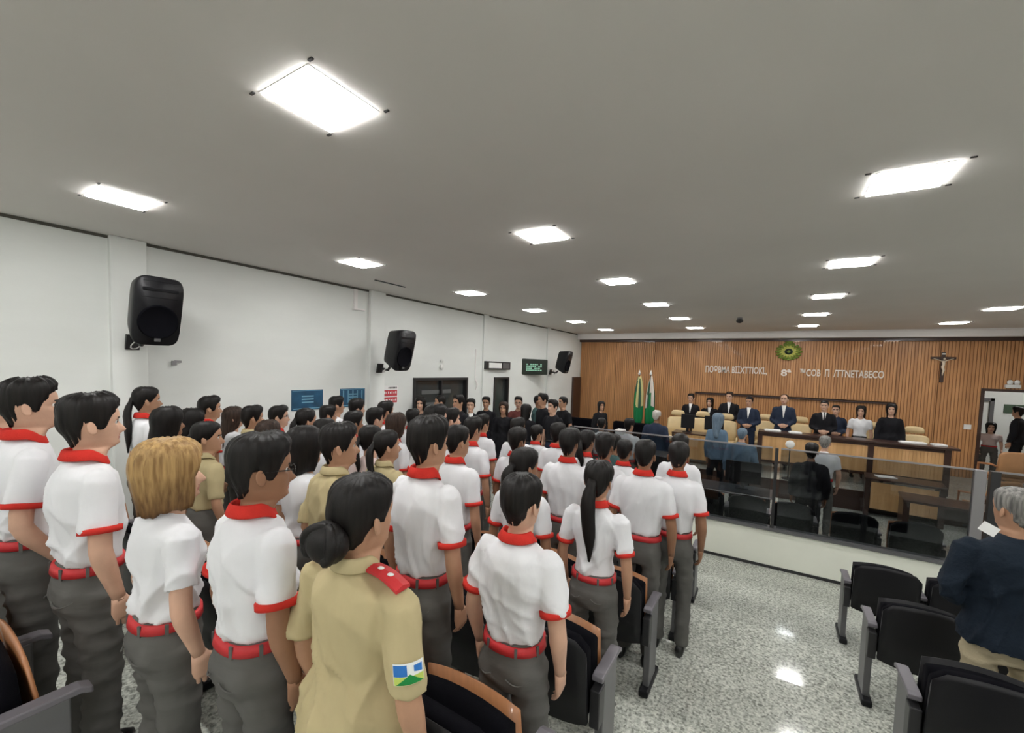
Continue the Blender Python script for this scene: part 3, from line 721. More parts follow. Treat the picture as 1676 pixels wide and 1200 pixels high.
def flag_patch(root, pose, wsc, k):
    # rectangle print on the outer right sleeve: blue field, white road and star, yellow ground, green hill
    pts = arm_pts(pose, 1, wsc, 21); c = (pts[5] + pts[6]) / 2; ax = pts[8] - pts[4]; ax /= np.linalg.norm(ax); ax = -ax
    r = .0665
    def P_(a, h, off=0.0):   # a along the sleeve circumference, h up the sleeve
        ang = a / r - .62; n_ = np.array((cos(ang), sin(ang), 0)); p = c + ax * h + n_ * (r * 1.07 + off); return p * (1, 1, k)
    W, Hh = .078, .060
    def patch(poly, off, mt, name, nx=8):
        q = MB(); V = []; F = []
        q2 = [P_(a * W, h * Hh, off) for a, h in poly]; q.add(q2, [tuple(range(len(q2)))]); return q.build(name, mt, root if name == 'arm_patch' else pp)
    q = MB(); rs = [np.array([P_((-.5 + i / 8) * W, -.5 * Hh, o_) for o_ in (.002,)] + [P_((-.5 + i / 8) * W, .5 * Hh, .002)]) for i in range(9)]
    q.rings(rs, closed=False, cap=(False, False)); pp = q.build('arm_patch', mat('patch_white', (.8, .83, .82), .7), root)
    def strip(name, lo, hi, a0, a1, off, mt, n=8):
        q = MB(); rs = []
        for i in range(n + 1):
            t = i / n; a = a0 + (a1 - a0) * t
            rs.append(np.array([P_(a * W, lo(t) * Hh, off), P_(a * W, max(lo(t), hi(t)) * Hh, off)]))
        q.rings(rs, closed=False, cap=(False, False)); q.build(name, mt, pp)
    bl = mat('patch_blue', (.02, .16, .50), .7); gr = mat('patch_green', (.0, .22, .04), .7); ye = mat('patch_yellow', (.50, .62, .12), .7)
    strip('print_blue', lambda t: -.08, lambda t: .44, -.48, -.06, .003, bl)
    strip('print_blue', lambda t: -.02 + .1 * (1 - t), lambda t: .36, .16, .44, .003, bl)
    strip('print_yellow', lambda t: -.48, lambda t: -.10, -.48, .48, .003, ye)
    strip('print_green', lambda t: -.46, lambda t: -.46 + .46 * (1 - abs(2 * t - 1)), -.42, .46, .0036, gr)

# ------------------------------------------------------------------ everyone in the room
G1 = 'cadets standing in the seat rows'
A_ = dict(top='polo')
POL = 'in white polo with red trim'
PEOPLE = [
 # pos, stature, label, options
 ((-3.79, .50, .78), 1.72, 'cadet in white polo cut by the left edge of the photo, nearest row', dict(skin='light', lod=1)),
 ((-3.03, .50, .78), 1.78, 'second cadet from the left edge, white polo, forearm held forward at the thigh', dict(skin='light', lod=0, pose='hip', hy=-.10)),
 ((-2.56, .60, .78), 1.73, 'pale cadet in white red-trimmed polo seen in right profile, left foreground', dict(skin='light', lod=0, hy=-.08, wsc=.98)),
 ((-2.03, .70, .78), 1.57, 'woman with blond bobbed hair in white shirt and red belt, left foreground', dict(sex='f', hair='bob', hc='blond', skin='light', lod=0, top='white', hy=-.25, extra=('redbelt',))),
 ((-1.56, .80, .78), 1.64, 'cadet with black-framed eyeglasses and white red-trimmed polo, front row', dict(skin='brown', lod=0, extra=('glasses',), hy=-.28, hp=-.05)),
 ((-1.07, .86, .78), 1.56, 'woman with black hair bun and khaki uniform shirt with flag patch, front centre', dict(sex='f', hair='bun', skin='tan', lod=0, top='khaki_out', extra=('epaulette', 'patch'), hy=.02, wsc=1.18)),
 ((-.89, 1.54, .63), 1.61, 'boy in white polo with loose red belt end, beside the aisle, back to viewer', dict(skin='light', lod=0, hair='buzz', hy=-.10, wsc=.97)),
 ((-1.43, 1.54, .63), 1.80, 'tall broad cadet in white polo right behind the bun-haired woman', dict(skin='tan', lod=0, hy=-.2)),
 ((-2.12, 1.54, .63), 1.70, 'man in plain khaki shirt, cropped black hair, arm bent at hip', dict(skin='tan', lod=0, top='khaki', hy=-.45, pose='hip', extra=('nobelt',))),
 ((-.90, 2.53, .48), 1.64, 'girl with long straight black ponytail over white polo, next to the aisle', dict(sex='f', hair='longpony', skin='tan', lod=0, hy=0)),
 ((-.85, 3.46, .33), 1.81, 'broad-shouldered cadet in white polo on the aisle, fourth row', dict(skin='brown', lod=1, hair='buzz', hy=0, wsc=1.14)),
 ((-4.91, 1.54, .63), 1.77, 'tall girl with long ponytail and white polo near the left wall, under the nearest loudspeaker', dict(sex='f', hair='longpony', skin='tan', hy=-.1)),
 ((-4.20, 1.45, .63), 1.64, 'girl with thick loose black hair in white shirt, behind the pale profiled cadet', dict(sex='f', hair='long', skin='brown', hy=-.1, top='white')),
 ((-4.90, 1.90, .48), 1.69, 'girl with straight shoulder-length black hair, left of the boy against the wall', dict(sex='f', hair='long', skin='tan', top='khaki', extra=('nobelt',))),
 ((-5.14, 2.15, .48), 1.79, 'tall boy with short hair against the white wall, head above the girls beside him', dict(skin='tan')),
 ((-3.74, 1.54, .63), 1.56, 'short girl in khaki shirt, tied dark hair, just beyond the blond woman', dict(sex='f', hair='ponytail', skin='tan', top='khaki', hy=-.5, extra=('nobelt',))),
 ((-5.50, 2.55, .48), 1.62, 'girl with long brown hair in white shirt beside the left wall', dict(sex='f', hair='long', hc='brown', skin='light', top='white')),
 ((-4.57, 2.30, .48), 1.72, 'boy with cropped hair in pale khaki shirt, left part of the crowd', dict(skin='tan', top='khaki', extra=('nobelt',))),
 ((-4.88, 2.75, .48), 1.67, 'cadet with eyeglasses and white polo, left of the nearer blue poster', dict(skin='light', extra=('glasses',), hy=-.5)),
 ((-4.08, 2.20, .48), 1.62, 'girl with long brown hair and khaki shirt, left of the bob-haired girl', dict(sex='f', hair='long', hc='brown', skin='tan', top='khaki', extra=('nobelt',))),
 ((-4.12, 2.61, .48), 1.71, 'girl with black ponytail in front of the nearer blue poster', dict(sex='f', hair='ponytail', skin='tan')),
 ((-4.82, 3.35, .33), 1.79, 'short-haired cadet between the two blue posters, lower head', dict(skin='tan')),
 ((-5.27, 3.80, .33), 1.86, 'tall bearded-looking cadet in white standing between the two blue posters', dict(skin='tan', top='white', hy=-.3)),
 ((-4.68, 3.68, .33), 1.87, 'tall dark-haired cadet in front of the farther blue poster', dict(skin='light', hy=-.3)),
 ((-3.87, 3.00, .33), 1.82, 'short-haired cadet in white polo just below the farther blue poster', dict(skin='brown')),
 ((-3.57, 2.45, .48), 1.67, 'black-haired girl directly behind the cropped khaki-shirted man', dict(sex='f', hair='ponytail', skin='tan')),
 ((-2.58, 1.62, .63), 1.62, 'girl with black bobbed hair and white shirt, left of the khaki-shirted man', dict(sex='f', hair='fringe', skin='tan', top='white', hy=-.3)),
 ((-3.03, 2.53, .48), 1.65, 'girl with low ponytail and pale pink shirt, right of the khaki-shirted man', dict(sex='f', hair='ponytail', skin='light', top='white', topmat='pink')),
 ((-2.62, 2.35, .48), 1.67, 'girl with heavy black ponytail and khaki shirt, left of the tall broad cadet', dict(sex='f', hair='ponytail', skin='tan', top='khaki', hy=-.4, extra=('nobelt',))),
 ((-4.00, 3.40, .33), 1.82, 'short-haired cadet in polo below the red notice, left one of a pair', dict(skin='light')),
 ((-4.26, 3.80, .33), 1.86, 'short-haired cadet in polo below the red notice, right one of a pair', dict(skin='tan')),
 ((-3.44, 3.21, .33), 1.82, 'girl with long brown hair right of the pair below the red notice', dict(sex='f', hair='long', hc='brown', skin='tan')),
 ((-4.47, 4.50, .17), 1.85, 'short-haired cadet left of the dark window, white collar', dict(skin='light')),
 ((-2.47, 2.75, .48), 1.86, 'very tall cadet with thick black hair in front of the dark window', dict(skin='light', hy=-.5)),
 ((-3.07, 3.68, .33), 1.87, 'tall pale-cheeked cadet against the right edge of the dark window', dict(skin='light', hy=-.6)),
 ((-2.02, 2.50, .48), 1.76, 'cadet with greying cropped hair and white polo, right of the tall broad cadet', dict(skin='tan', hc='black', hy=-.25, hair='buzz')),
 ((-2.64, 3.52, .33), 1.82, 'cadet in white polo third to the right of the tall broad cadet', dict(skin='tan', hy=-.1)),
 ((-3.33, 4.66, .17), 1.86, 'tall cadet in white polo in front of the man in black at the wall', dict(skin='tan')),
 ((-2.19, 3.68, .33), 1.74, 'short-haired cadet in white polo left of the girl with gathered hair', dict(skin='brown')),
 ((-2.77, 4.66, .17), 1.86, 'black-haired cadet far left in the fifth row, half hidden', dict(skin='tan')),
 ((-3.09, 5.78, .0), 1.79, 'black-haired cadet in polo, second from the left in the fifth row', dict(skin='tan')),
 ((-2.20, 4.66, .17), 1.85, 'black-haired cadet in polo, third from the left in the fifth row', dict(skin='tan')),
 ((-1.50, 3.42, .33), 1.83, 'large cadet with high faded haircut and wide white polo, middle of the crowd', dict(skin='brown', hy=0, wsc=1.12)),
 ((-1.40, 2.45, .48), 1.67, 'girl with gathered black hair in white polo behind the aisle boy', dict(sex='f', hair='ponytail', skin='brown', hy=-.35)),
 ((-1.28, 3.72, .33), 1.78, 'cadet with curly dark hair between the large cadet and the broad-shouldered one', dict(skin='brown', hy=0)),
 ((-1.74, 4.45, .17), 1.84, 'dark-haired girl with ponytail behind the large cadet', dict(sex='f', hair='ponytail', skin='brown')),
 ((-1.86, 5.80, .0), 1.78, 'person in dark green top at the back of the cadet rows', dict(skin='brown', top='tee', topmat='teal')),
 ((-1.36, 4.62, .17), 1.76, 'slim short-haired cadet in polo left of the broad-shouldered aisle cadet', dict(skin='brown', hair='buzz', hy=0)),
 ((-.64, 3.74, .33), 1.78, 'cadet in white polo on the aisle right of the broad-shouldered cadet', dict(skin='brown', hair='buzz', hy=0)),
 ((-.80, 4.74, .17), 1.87, 'rightmost cadet in white polo, fifth row beside the glass partition', dict(skin='brown', hair='buzz', hy=.1)),
]
XPEOPLE = [
 ((1.20, 3.46, .33), 1.78, 'heavy grey-haired man in navy pullover and beige trousers at the right edge', dict(skin='tan', hc='grey', hair='buzz', lod=0, top='longsleeve', legs='beige', pose='front', wsc=1.22, extra=('card',), hy=.3), 0.12),
 ((-5.27, 6.03, .37), 1.75, 'man in black in front of the dark window, bald crown catching light', dict(skin='tan', top='tee', hair='buzz'), 2.6),
 ((-4.58, 5.72, .37), 1.81, 'tall person in black at the right side of the dark window', dict(skin='tan', top='tee'), 3.0),
 ((-5.60, 5.85, .37), 1.70, 'person in black in the left corner of the dark window', dict(skin='light', top='tee', sex='f', hair='long'), -2.4),
 ((-4.95, 6.55, .37), 1.68, 'young man with short hair and black jacket right of the dark window', dict(skin='light', top='jacket', topmat='dark', extra=('shirtfront',)), -2.5),
 ((-5.22, 7.45, .37), 1.66, 'man in black T-shirt with short hair, left of the dark doorway', dict(skin='tan', top='tee'), -2.6),
 ((-4.58, 7.15, .37), 1.61, 'grey-faced person in black robe in front of the dark doorway', dict(skin='tan', top='robe', hc='brown', sex='f', hair='long'), -2.6),
 ((-4.59, 7.74, .37), 1.69, 'person with eyeglasses in maroon shirt by the left wall', dict(skin='light', top='tee', topmat='maroon', extra=('glasses',)), -2.5),
 ((-4.01, 7.05, .37), 1.61, 'woman with black hair left of the grey-green shirt, seen from behind', dict(skin='tan', top='tee', sex='f', hair='long'), .2),
 ((-4.37, 8.20, .37), 1.72, 'man in grey-green shirt turning to his neighbour by the left wall', dict(skin='brown', top='longsleeve', topmat='teal', hair='buzz'), -1.0),
 ((-3.81, 7.38, .37), 1.82, 'tallest man by the left wall, dark jacket, right of the grey-green shirt', dict(skin='tan', top='jacket', topmat='dark'), 2.6),
 ((-3.42, 7.03, .37), 1.74, 'short-haired person with pale face in black, second from right by the left wall', dict(skin='light', top='tee'), 2.9),
 ((-3.70, 8.08, .37), 1.74, 'rightmost person by the left wall in tight black T-shirt, arms forward', dict(skin='tan', top='tee', hair='buzz', pose='front'), 2.7),
 ((-2.23, 7.80, .0), 1.80, 'man with dark hair and pale grey shirt, left of the flags', dict(skin='tan', top='white', hy=-.3), 0),
 ((-2.08, 9.30, .0), 1.87, 'wide man in navy suit with white hair, in front of the flags', dict(skin='brown', top='jacket', hc='white', hair='buzz', wsc=1.2), 0),
 ((.56, 7.88, .0), 1.67, 'man in black jacket with white cuffs behind the glass, back turned', dict(skin='brown', top='jacket', topmat='dark', hair='short', wsc=1.05, legs='dark'), .1),
 ((.80, 8.80, .0), 1.71, 'bald man in white shirt behind the glass partition', dict(skin='light', top='white', hair='bald', hc='grey'), .0),
 ((-.92, 9.60, .0), 1.86, 'person under a blue-grey hood behind the partition', dict(skin='tan', top='longsleeve', topmat='blueg', hair='hood', hc='veil', wsc=.85), 0),
 ((-.44, 9.00, .0), 1.69, 'person in blue-grey shirt right of the hooded one, back turned', dict(skin='light', top='longsleeve', topmat='blueg', hair='balding', hc='veil', wsc=1.2), 0),
 ((-2.90, 8.20, .0), 1.72, 'person in bright white shirt by the white tower box, left of the flags', dict(skin='brown', top='white', hair='buzz'), .3),
 ((-4.00, 11.20, .0), 1.82, 'woman in black with long dark hair by the left end of the wood wall', dict(skin='tan', top='longsleeve', topmat='dark', sex='f', hair='long'), -2.2),
 ((-1.96, 12.95, .40), 1.69, 'leftmost official in black suit and white shirt at the wood wall', dict(skin='light', top='jacket', topmat='dark', pose='front', extra=('shirtfront',), legs='dark'), pi),
 ((-1.48, 13.10, .40), 1.60, 'woman in black jacket with white blouse, second official from the left', dict(skin='light', sex='f', hair='long', top='jacket', topmat='dark', pose='front', extra=('shirtfront',), legs='dark'), pi),
 ((-.98, 12.90, .40), 1.80, 'judge in wide black robe, third official from the left', dict(skin='light', top='robe', hc='brown', pose='front', wsc=1.1, extra=('shirtfront',)), pi),
 ((-.48, 12.32, .40), 1.73, 'bearded man in navy suit at the left end of the bench', dict(skin='tan', top='jacket', hair='buzz', pose='front', extra=('shirtfront',), wsc=1.05), pi - .1),
 ((.26, 12.32, .40), 1.84, 'tall balding man in blue suit and pale tie behind the bench, holding papers', dict(skin='light', top='jacket', hair='bald', hc='brown', pose='front', extra=('shirtfront',), wsc=1.08), pi),
 ((1.06, 12.32, .40), 1.74, 'man in dark suit with black tie on white shirt behind the bench', dict(skin='light', top='jacket', topmat='dark', hair='buzz', pose='front', extra=('tie',), wsc=1.05), pi),
 ((1.34, 12.90, .40), 1.62, 'person in dark jacket half hidden behind the man with the black tie', dict(skin='light', top='jacket', hair='buzz', pose='front'), pi),
 ((1.77, 12.55, .40), 1.65, 'woman in white blouse with long dark hair, second from right behind the bench', dict(skin='light', sex='f', top='white', hair='long', legs='dark'), pi),
 ((2.27, 12.40, .40), 1.74, 'rightmost official, woman in long black robe with long hair', dict(skin='light', sex='f', top='robe', hair='long', pose='side', wsc=.98), pi),
 ((5.05, 15.0, .40), 1.72, 'person in black seen through the doorway right of the wood wall', dict(skin='tan', top='jacket', topmat='dark', wsc=1.3), 1.0),
 ((4.72, 15.35, .40), 1.28, 'small person in pale pink seen through the doorway', dict(skin='light', top='white', topmat='pink', sex='f', hair='long'), pi),
]
TM = dict(pink=M_pinkw, teal=M_teal, dark=M_darkcl, maroon=M_maroon, blueg=M_blueg, beige=M_beige)
def do_person(pos, s, label, o, yw, grp, i):
    o = dict(o)
    if 'topmat' in o: o['topmat'] = TM[o['topmat']]
    if 'legs' in o: o['legs'] = TM[o['legs']]
    elif o.get('top') in ('tee', 'jacket', 'longsleeve', 'robe') : o['legs'] = M_darkcl if o.get('topmat') else M_suit
    if 'lod' not in o: o['lod'] = 1
    r = person(pos, s, yw, label, group=grp, seed=i * 7 + 3, **o)
    return r
for i, (p, s, lab, o) in enumerate(PEOPLE):
    o = dict(o); 
    do_person(p, s, lab, o, random.Random(i).uniform(-.06, .04), G1, i)
for i, (p, s, lab, o, yw) in enumerate(XPEOPLE):
    do_person(p, s, lab, o, yw, None, i + 100)

# ------------------------------------------------------------------ auditorium seats
def back_panel(q, x0, x1, z0, z1, y, t, tilt, n=10, crown=.045, m=0):
    """curved-top upholstered panel"""
    xs = np.linspace(x0, x1, n + 1); rs = []
    cx = (x0 + x1) / 2; hw = (x1 - x0) / 2
    for x in xs:
        u_ = (x - cx) / hw; top = z1 - crown * u_ ** 2 - .07 * max(0, abs(u_) - .8) ** 1 / .2 * .6; bot = z0 + .02 * u_ ** 4; cv = -.03 * u_ ** 2 * -1
        pr = [(0, bot), (0, (bot + top) / 2), (0, top - .03), (.012, top), (t - .012, top), (t, top - .03), (t, (bot + top) / 2), (t, bot)]
        rs.append(np.array([(x, y + cv + yy + (z - z0) * -tilt, z) for yy, z in pr]))
    q.rings(rs, m)
def make_seat(side=1, under=None):
    """origin on the floor under the seat centre; faces +y; support panel on the side `side`"""
    r = empty('auditorium_seat')
    q = MB(); back_panel(q, -.235, .235, .42, .90, -.20, .07, .16); q.build('backrest', M_black, r, True)
    q = MB(); back_panel(q, -.245, .245, .40, .915, -.232, .026, .16); q.build('back_shell', M_blackpl, r, True)
    q = MB(); rs = []
    for x in np.linspace(-.22, .22, 7):
        u_ = x / .22; rs.append(np.array([(x, -.07, .42), (x, -.02, .44), (x, .00, .60), (x, -.015, .80 - .03 * u_ ** 2), (x, -.045, .83 - .03 * u_ ** 2), (x, -.10, .80), (x, -.12, .60)]))
    q.rings(rs); q.build('folded_cushion', M_black, r, True)
    q = MB(); rs = []
    for x in np.linspace(-.225, .225, 9):
        u_ = x / .225; e_ = .03 * u_ ** 2; rs.append(np.array([(x, -.055, .40), (x, .02, .43), (x, .045, .60), (x, .012, .835 - e_), (x, .000, .84 - e_), (x, .032, .60), (x, .008, .445), (x, -.055, .415)]))
    q.rings(rs); q.build('seat_underside', under or M_ply, r, True)
    def support(x):
        q = MB(); q.box(x - .022, x + .022, -.105, .105, .03, .635); p = q.build('support_panel', M_greymet, r, bevel=.006)
        q = MB(); q.box(x - .026, x + .026, -.185, -.100, .40, .60); q.build('hinge_plate', M_darkmet, r, bevel=.006)
        q = MB(); q.box(x - .034, x + .034, -.17, .18, 0, .05); q.build('foot', M_blackpl, r, bevel=.012)
        q = MB(); q.rings([np.array([(x - .03, y, z), (x + .03, y, z), (x + .03, y, z + .028), (x - .03, y, z + .028)]) for y, z in ((-.155, .628), (-.12, .634), (.0, .634), (.13, .634), (.165, .618))]); q.build('armrest', M_armpad, r, bevel=.006)
    support(side * .275)
    return r
protoR = make_seat(1); protoL = make_seat(-1, M_blackpl)
used = {'R': False, 'L': False}
def place_seat(x, y, z, side, label, group):
    k = 'R' if side > 0 else 'L'; p = protoR if side > 0 else protoL
    o = p if not used[k] else copy_tree(p); used[k] = True
    o.location = (x, y, z); tag(o, label, 'seat', group); return o
rowname = ['nearest', 'second', 'third', 'fourth', 'fifth']
for ri, (y, z) in enumerate(((1.30, .63), (2.17, .48), (3.21, .33), (4.27, .17), (5.42, 0))):
    for c in ((0, 1, 3, 4, 5, 7) if ri == 0 else (0, 1, 2, 3, 4) if ri == 1 else (0, 1, 2)):
        lab = 'black folding seat of the left block, %s visible row, %s' % (rowname[ri], ['right at the aisle', 'second in from the aisle', 'third in from the aisle', 'fourth in from the aisle', 'fifth in from the aisle', 'sixth in from the aisle', 'seventh in from the aisle', 'eighth in from the aisle'][c])
        place_seat(-.95 - .56 * c, y, z, 1, lab, 'folding seats of the left block')
for ri, (y, z) in enumerate(((2.17, .48), (3.21, .33), (4.30, .17), (5.50, 0))):
    for c in range(2):
        lab = 'black folding seat of the right block, %s visible row, %s' % (rowname[ri], ['at the aisle', 'second in from the aisle'][c])
        place_seat(1.03 + .56 * c, y, z, -1, lab, 'folding seats of the right block')
for c, x in enumerate((-2.46, -3.02)):
    place_seat(x, .34, .78, 1, ['black folding seat with orange plywood underside in the bottom left corner', 'black folding seat beside the one in the bottom left corner'][c], 'folding seats of the left block')
for c, x in enumerate((-1.9, -1.34, -.78, -.22, .34, 1.03, 1.64)):
    o = place_seat(x, 7.40, 0, 1, 'black seat just behind the glass partition, %s' % ['leftmost', 'second from left', 'third from left', 'fourth from left', 'fifth from left', 'second from the right', 'rightmost by the post'][c], 'black seats behind the glass')

# ------------------------------------------------------------------ left wall items
def speaker(y, x, z, rz, label, back=False):
    r = empty('loudspeaker', (x, y, z), rz); r.rotation_euler = (radians_(-13), 0, rz); tag(r, label, 'speaker', 'wall loudspeakers')
    H_, W_ = .345, .205
    q = MB(); rs = []
    for yy, w_, h_ in ((-.17, .11, .25), (-.155, .125, .27), (.05, .185, .325), (.14, W_, H_), (.165, W_ - .008, H_ - .008)):
        a = np.arange(28) * 2 * pi / 28; e_ = .35
        rs.append(np.stack([w_ * np.sign(np.cos(a)) * np.abs(np.cos(a)) ** e_, np.full(28, yy), h_ * np.sign(np.sin(a)) * np.abs(np.sin(a)) ** e_], -1))
    q.rings(rs); q.build('cabinet', M_blackpl, r, True)
    q = MB(); a = np.arange(24) * 2 * pi / 24
    ring = lambda y_, r_: np.stack([np.cos(a) * r_, np.full(24, y_), -.10 + np.sin(a) * r_], -1)
    q.rings([ring(.160, .172), ring(.180, .170), ring(.184, .160), ring(.174, .150), ring(.172, .02)], cap=(False, True)); q.build('woofer_grille', M_black, r, True)
    q = MB(); rs = [np.array([(-x_, y_, z_), (x_, y_, z_)]) for x_, y_, z_ in ((.15, .168, .30), (.14, .150, .285), (.10, .135, .22), (.14, .150, .155), (.15, .168, .14))]
    q.rings(rs, closed=False, cap=(False, False)); q.build('horn', M_black, r)
    q = MB(); q.box(-.15, .15, .160, .172, .205, .235); q.build('horn_lip', M_blackpl, r, bevel=.004)
    q = MB(); q.box(-.025, .025, .180, .190, -.295, -.265); q.build('badge', M_greymet, r)
    q = MB(); q.tube([(0, -.10, -.33), (0, -.13, -.40), (-.02, -.30, -.42)], [.022] * 3, 8); q.box(-.06, .06, -.34, -.31, -.50, -.34); q.build('bracket', M_darkmet, r)
    q = MB(); t = np.linspace(0, 1, 10); q.tube(np.stack([.03 + .05 * np.sin(t * 6), -.12 - .12 * t, -.34 - .12 * np.sin(t * pi)], -1), [.006] * 10, 6); q.build('cable', M_darkmet if back else M_white, r, True)
    return r
speaker(1.76, -5.42, CAMZ + .47, -1.50, 'nearest black loudspeaker, on the first white wall pillar')
speaker(5.06, -5.38, CAMZ + .24, -1.50, 'middle black loudspeaker, above the red notice')
speaker(11.72, -5.42, CAMZ + .22, -1.55, 'farthest black loudspeaker, by the wood wall', True)
def wall_box(name, y0, y1, z0, z1, t, m, label, cat):
    o = boxo(name, (0, t, -(y1 - y0) / 2, (y1 - y0) / 2, -(z1 - z0) / 2, (z1 - z0) / 2), m, loc=(XL, (y0 + y1) / 2, CAMZ + (z0 + z1) / 2)); tag(o, label, cat); return o
q = MB(); q.tube([(.02, -.14, 0), (.02, .10, 0)], [.010, .010], 8); q.box(0, .04, .10, .14, -.02, .03); q.box(0, .03, .13, .19, .01, .035)
tag(q.build('door_closer_arm', M_alu, loc=(XL, 2.0, CAMZ - .085)), 'thin metal bar fixed on the wall under the nearest loudspeaker', 'bracket')
M_pblue = mat('poster_blue', (.012, .075, .15), .5, var=.35, vscale=5)
M_pcy = mat('poster_pale_blue', (.16, .36, .50), .5)
def poster(y0, y1, label, wide):
    r = empty('poster', (XL, (y0 + y1) / 2, CAMZ - .59)); tag(r, label, 'poster'); h = (y1 - y0) / 2
    boxo('sheet', (0, .012, -h, h, -.15, .15), M_pblue, r)
    q = MB(); rnd = random.Random(3)
    for i in range(3):
        q.box(.012, .014, -h * .38, h * .38, .045 - i * .045, .065 - i * .045)
    q.box(.012, .014, -h * .9, h * .9, -.135, -.120); q.box(.012, .0135, -h * .95, h * .95, .135, .142)
    if wide: 
        for i in range(5): q.box(.012, .014, -h * .8 + i * .09, -h * .8 + i * .09 + .02, -.08, .12)
    q.build('print', M_pcy, r)
poster(3.53, 4.03, 'nearer blue poster on the left wall', False); poster(4.34, 4.82, 'farther blue poster beside the second pillar', True)
r = empty('notice', (XL, 5.38, CAMZ - .58)); tag(r, 'white and red notice under the middle loudspeaker', 'sign')
boxo('sheet', (0, .008, -.19, .19, -.15, .17), M_paper, r)
q = MB(); q.box(.008, .011, -.17, .17, -.02, .09); q.box(.008, .011, -.17, .17, -.14, -.04); q.build('red_band', mat('notice_red', (.55, .06, .07), .6), r)
q = MB(); rnd = random.Random(5)
for zz, n_, h_ in ((.045, 7, .04), (-.09, 8, .035)):
    for i in range(n_): y_ = .15 - i * .30 / n_; q.box(.011, .013, y_ - .026, y_ - .006 * (i % 3), zz - h_ / 2, zz + h_ / 2 - .01 * (i % 2))
q.build('white_lettering', M_paper, r)
q = MB()
for i in range(6): q.box(.008, .011, .16 - i * .035 - .022, .16 - i * .035, .115, .145)
q.build('black_lettering', M_darkmet, r)
# conduit box, detectors, strips
q = MB(); q.box(0, .03, -.10, -.04, -.02, .30); q.box(0, .05, -.12, .10, -.035, -.01); tag(q.build('conduit', M_trimw, loc=(XL, 4.68, ZC - .33)), 'short conduit with bracket at the top of the wall left of the second pillar', 'conduit')
q = MB(); q.ball((0, 0, 0), (.03, .05, .06)); q.box(-.03, .02, -.02, .02, .10, .15); tag(q.build('wall_sensor', M_white, None, True, loc=(XL + .03, 6.75, CAMZ - .05)), 'small white sensor above the dark window', 'sensor')
q = MB(); q.tube([(.01, 0, -.38), (.01, 0, .32)], [.012, .012], 6); q.tube([(.02, .0, -.38), (.04, .05, -.5), (.02, .02, -.62)], [.02, .02, .012], 6)
tag(q.build('cable_duct', M_trimw, loc=(XL, 7.95, CAMZ + .06)), 'thin white cable strip right of the dark window', 'cable')
r = empty('door_light_sign', (XL + .0, 8.80, CAMZ + .02)); tag(r, 'dark framed horizontal box with a pale panel above the narrow doorway', 'sign')
q = MB(); q.box(0, .10, -.55, .55, -.10, .10); q.build('housing', M_darkmet, r, bevel=.01)
boxo('pale_panel', (.10, .106, -.43, .12, -.065, .065), M_paper, r)
boxo('grille', (.10, .104, .18, .48, -.07, .07), M_greymet, r)
r = empty('wall_screen', (XL + .10, 10.55, CAMZ + .02)); r.rotation_euler = (0, 0, -.35); tag(r, 'dark green lit screen on a bracket on the left wall', 'screen')
q = MB(); q.box(-.06, .06, -.52, .52, -.22, .22); q.build('casing', mat('green_black_plastic', (.012, .022, .016), .4), r, bevel=.02)
q = MB(); rnd = random.Random(8)
for i in range(4):
    for j in range(8):
        if rnd.random() < .8: q.box(.06, .064, -.30 + j * .075, -.30 + j * .075 + .055, .05 - i * .055, .05 - i * .055 + .035)
q.build('lit_text', mat('screen_green', (.16, .32, .23), .5, emit=.5), r)
q = MB(); q.tube([(-.05, -.3, -.1), (-.18, -.45, -.12), (-.22, -.48, -.35)], [.015] * 3, 6); q.build('bracket', M_greymet, r)

# ------------------------------------------------------------------ front wall items
def text(body, size, loc, m, name, label, cat, ext=.012, width=None, parent=None):
    c = bpy.data.curves.new(name, 'FONT'); c.body = body; c.size = size; c.extrude = ext; c.offset = .006; c.align_x = 'CENTER'; c.align_y = 'CENTER'; c.resolution_u = 3
    o = bpy.data.objects.new(name, c); col.objects.link(o); bpy.context.view_layer.update()
    dg = bpy.context.evaluated_depsgraph_get(); me = bpy.data.meshes.new_from_object(o.evaluated_get(dg)); bpy.data.objects.remove(o)
    xs = [v.co.x for v in me.vertices]
    if width and xs:
        f = width / (max(xs) - min(xs)); cx = (max(xs) + min(xs)) / 2
        for v in me.vertices: v.co.x = (v.co.x - cx) * f
    me.materials.clear(); me.materials.append(m); me.name = name
    o = link(name, me, parent, loc); o.rotation_euler = (pi / 2, 0, 0)
    if label: tag(o, label, cat)
    return o
M_let = mat('white_letter', (.80, .72, .64), .5)
lt = empty('wall_lettering', (.33, YF - .155, CAMZ + .10)); tag(lt, 'white raised letters across the wood panel under the crest', 'lettering')
text('\u041f\u041e\u04e8BM\u0410 B\u0406\u0406XTTIOKL,', .27, (-1.30, -.004, .01), M_let, 'letters', None, None, width=1.62, parent=lt)
text('8\u00aa', .25, (-.04, -.004, -.03), M_let, 'letters', None, None, width=.24, parent=lt)
text('\u2122COB  \u041f  /TTNETABECO', .26, (1.17, -.004, -.01), M_let, 'letters', None, None, width=1.78, parent=lt)
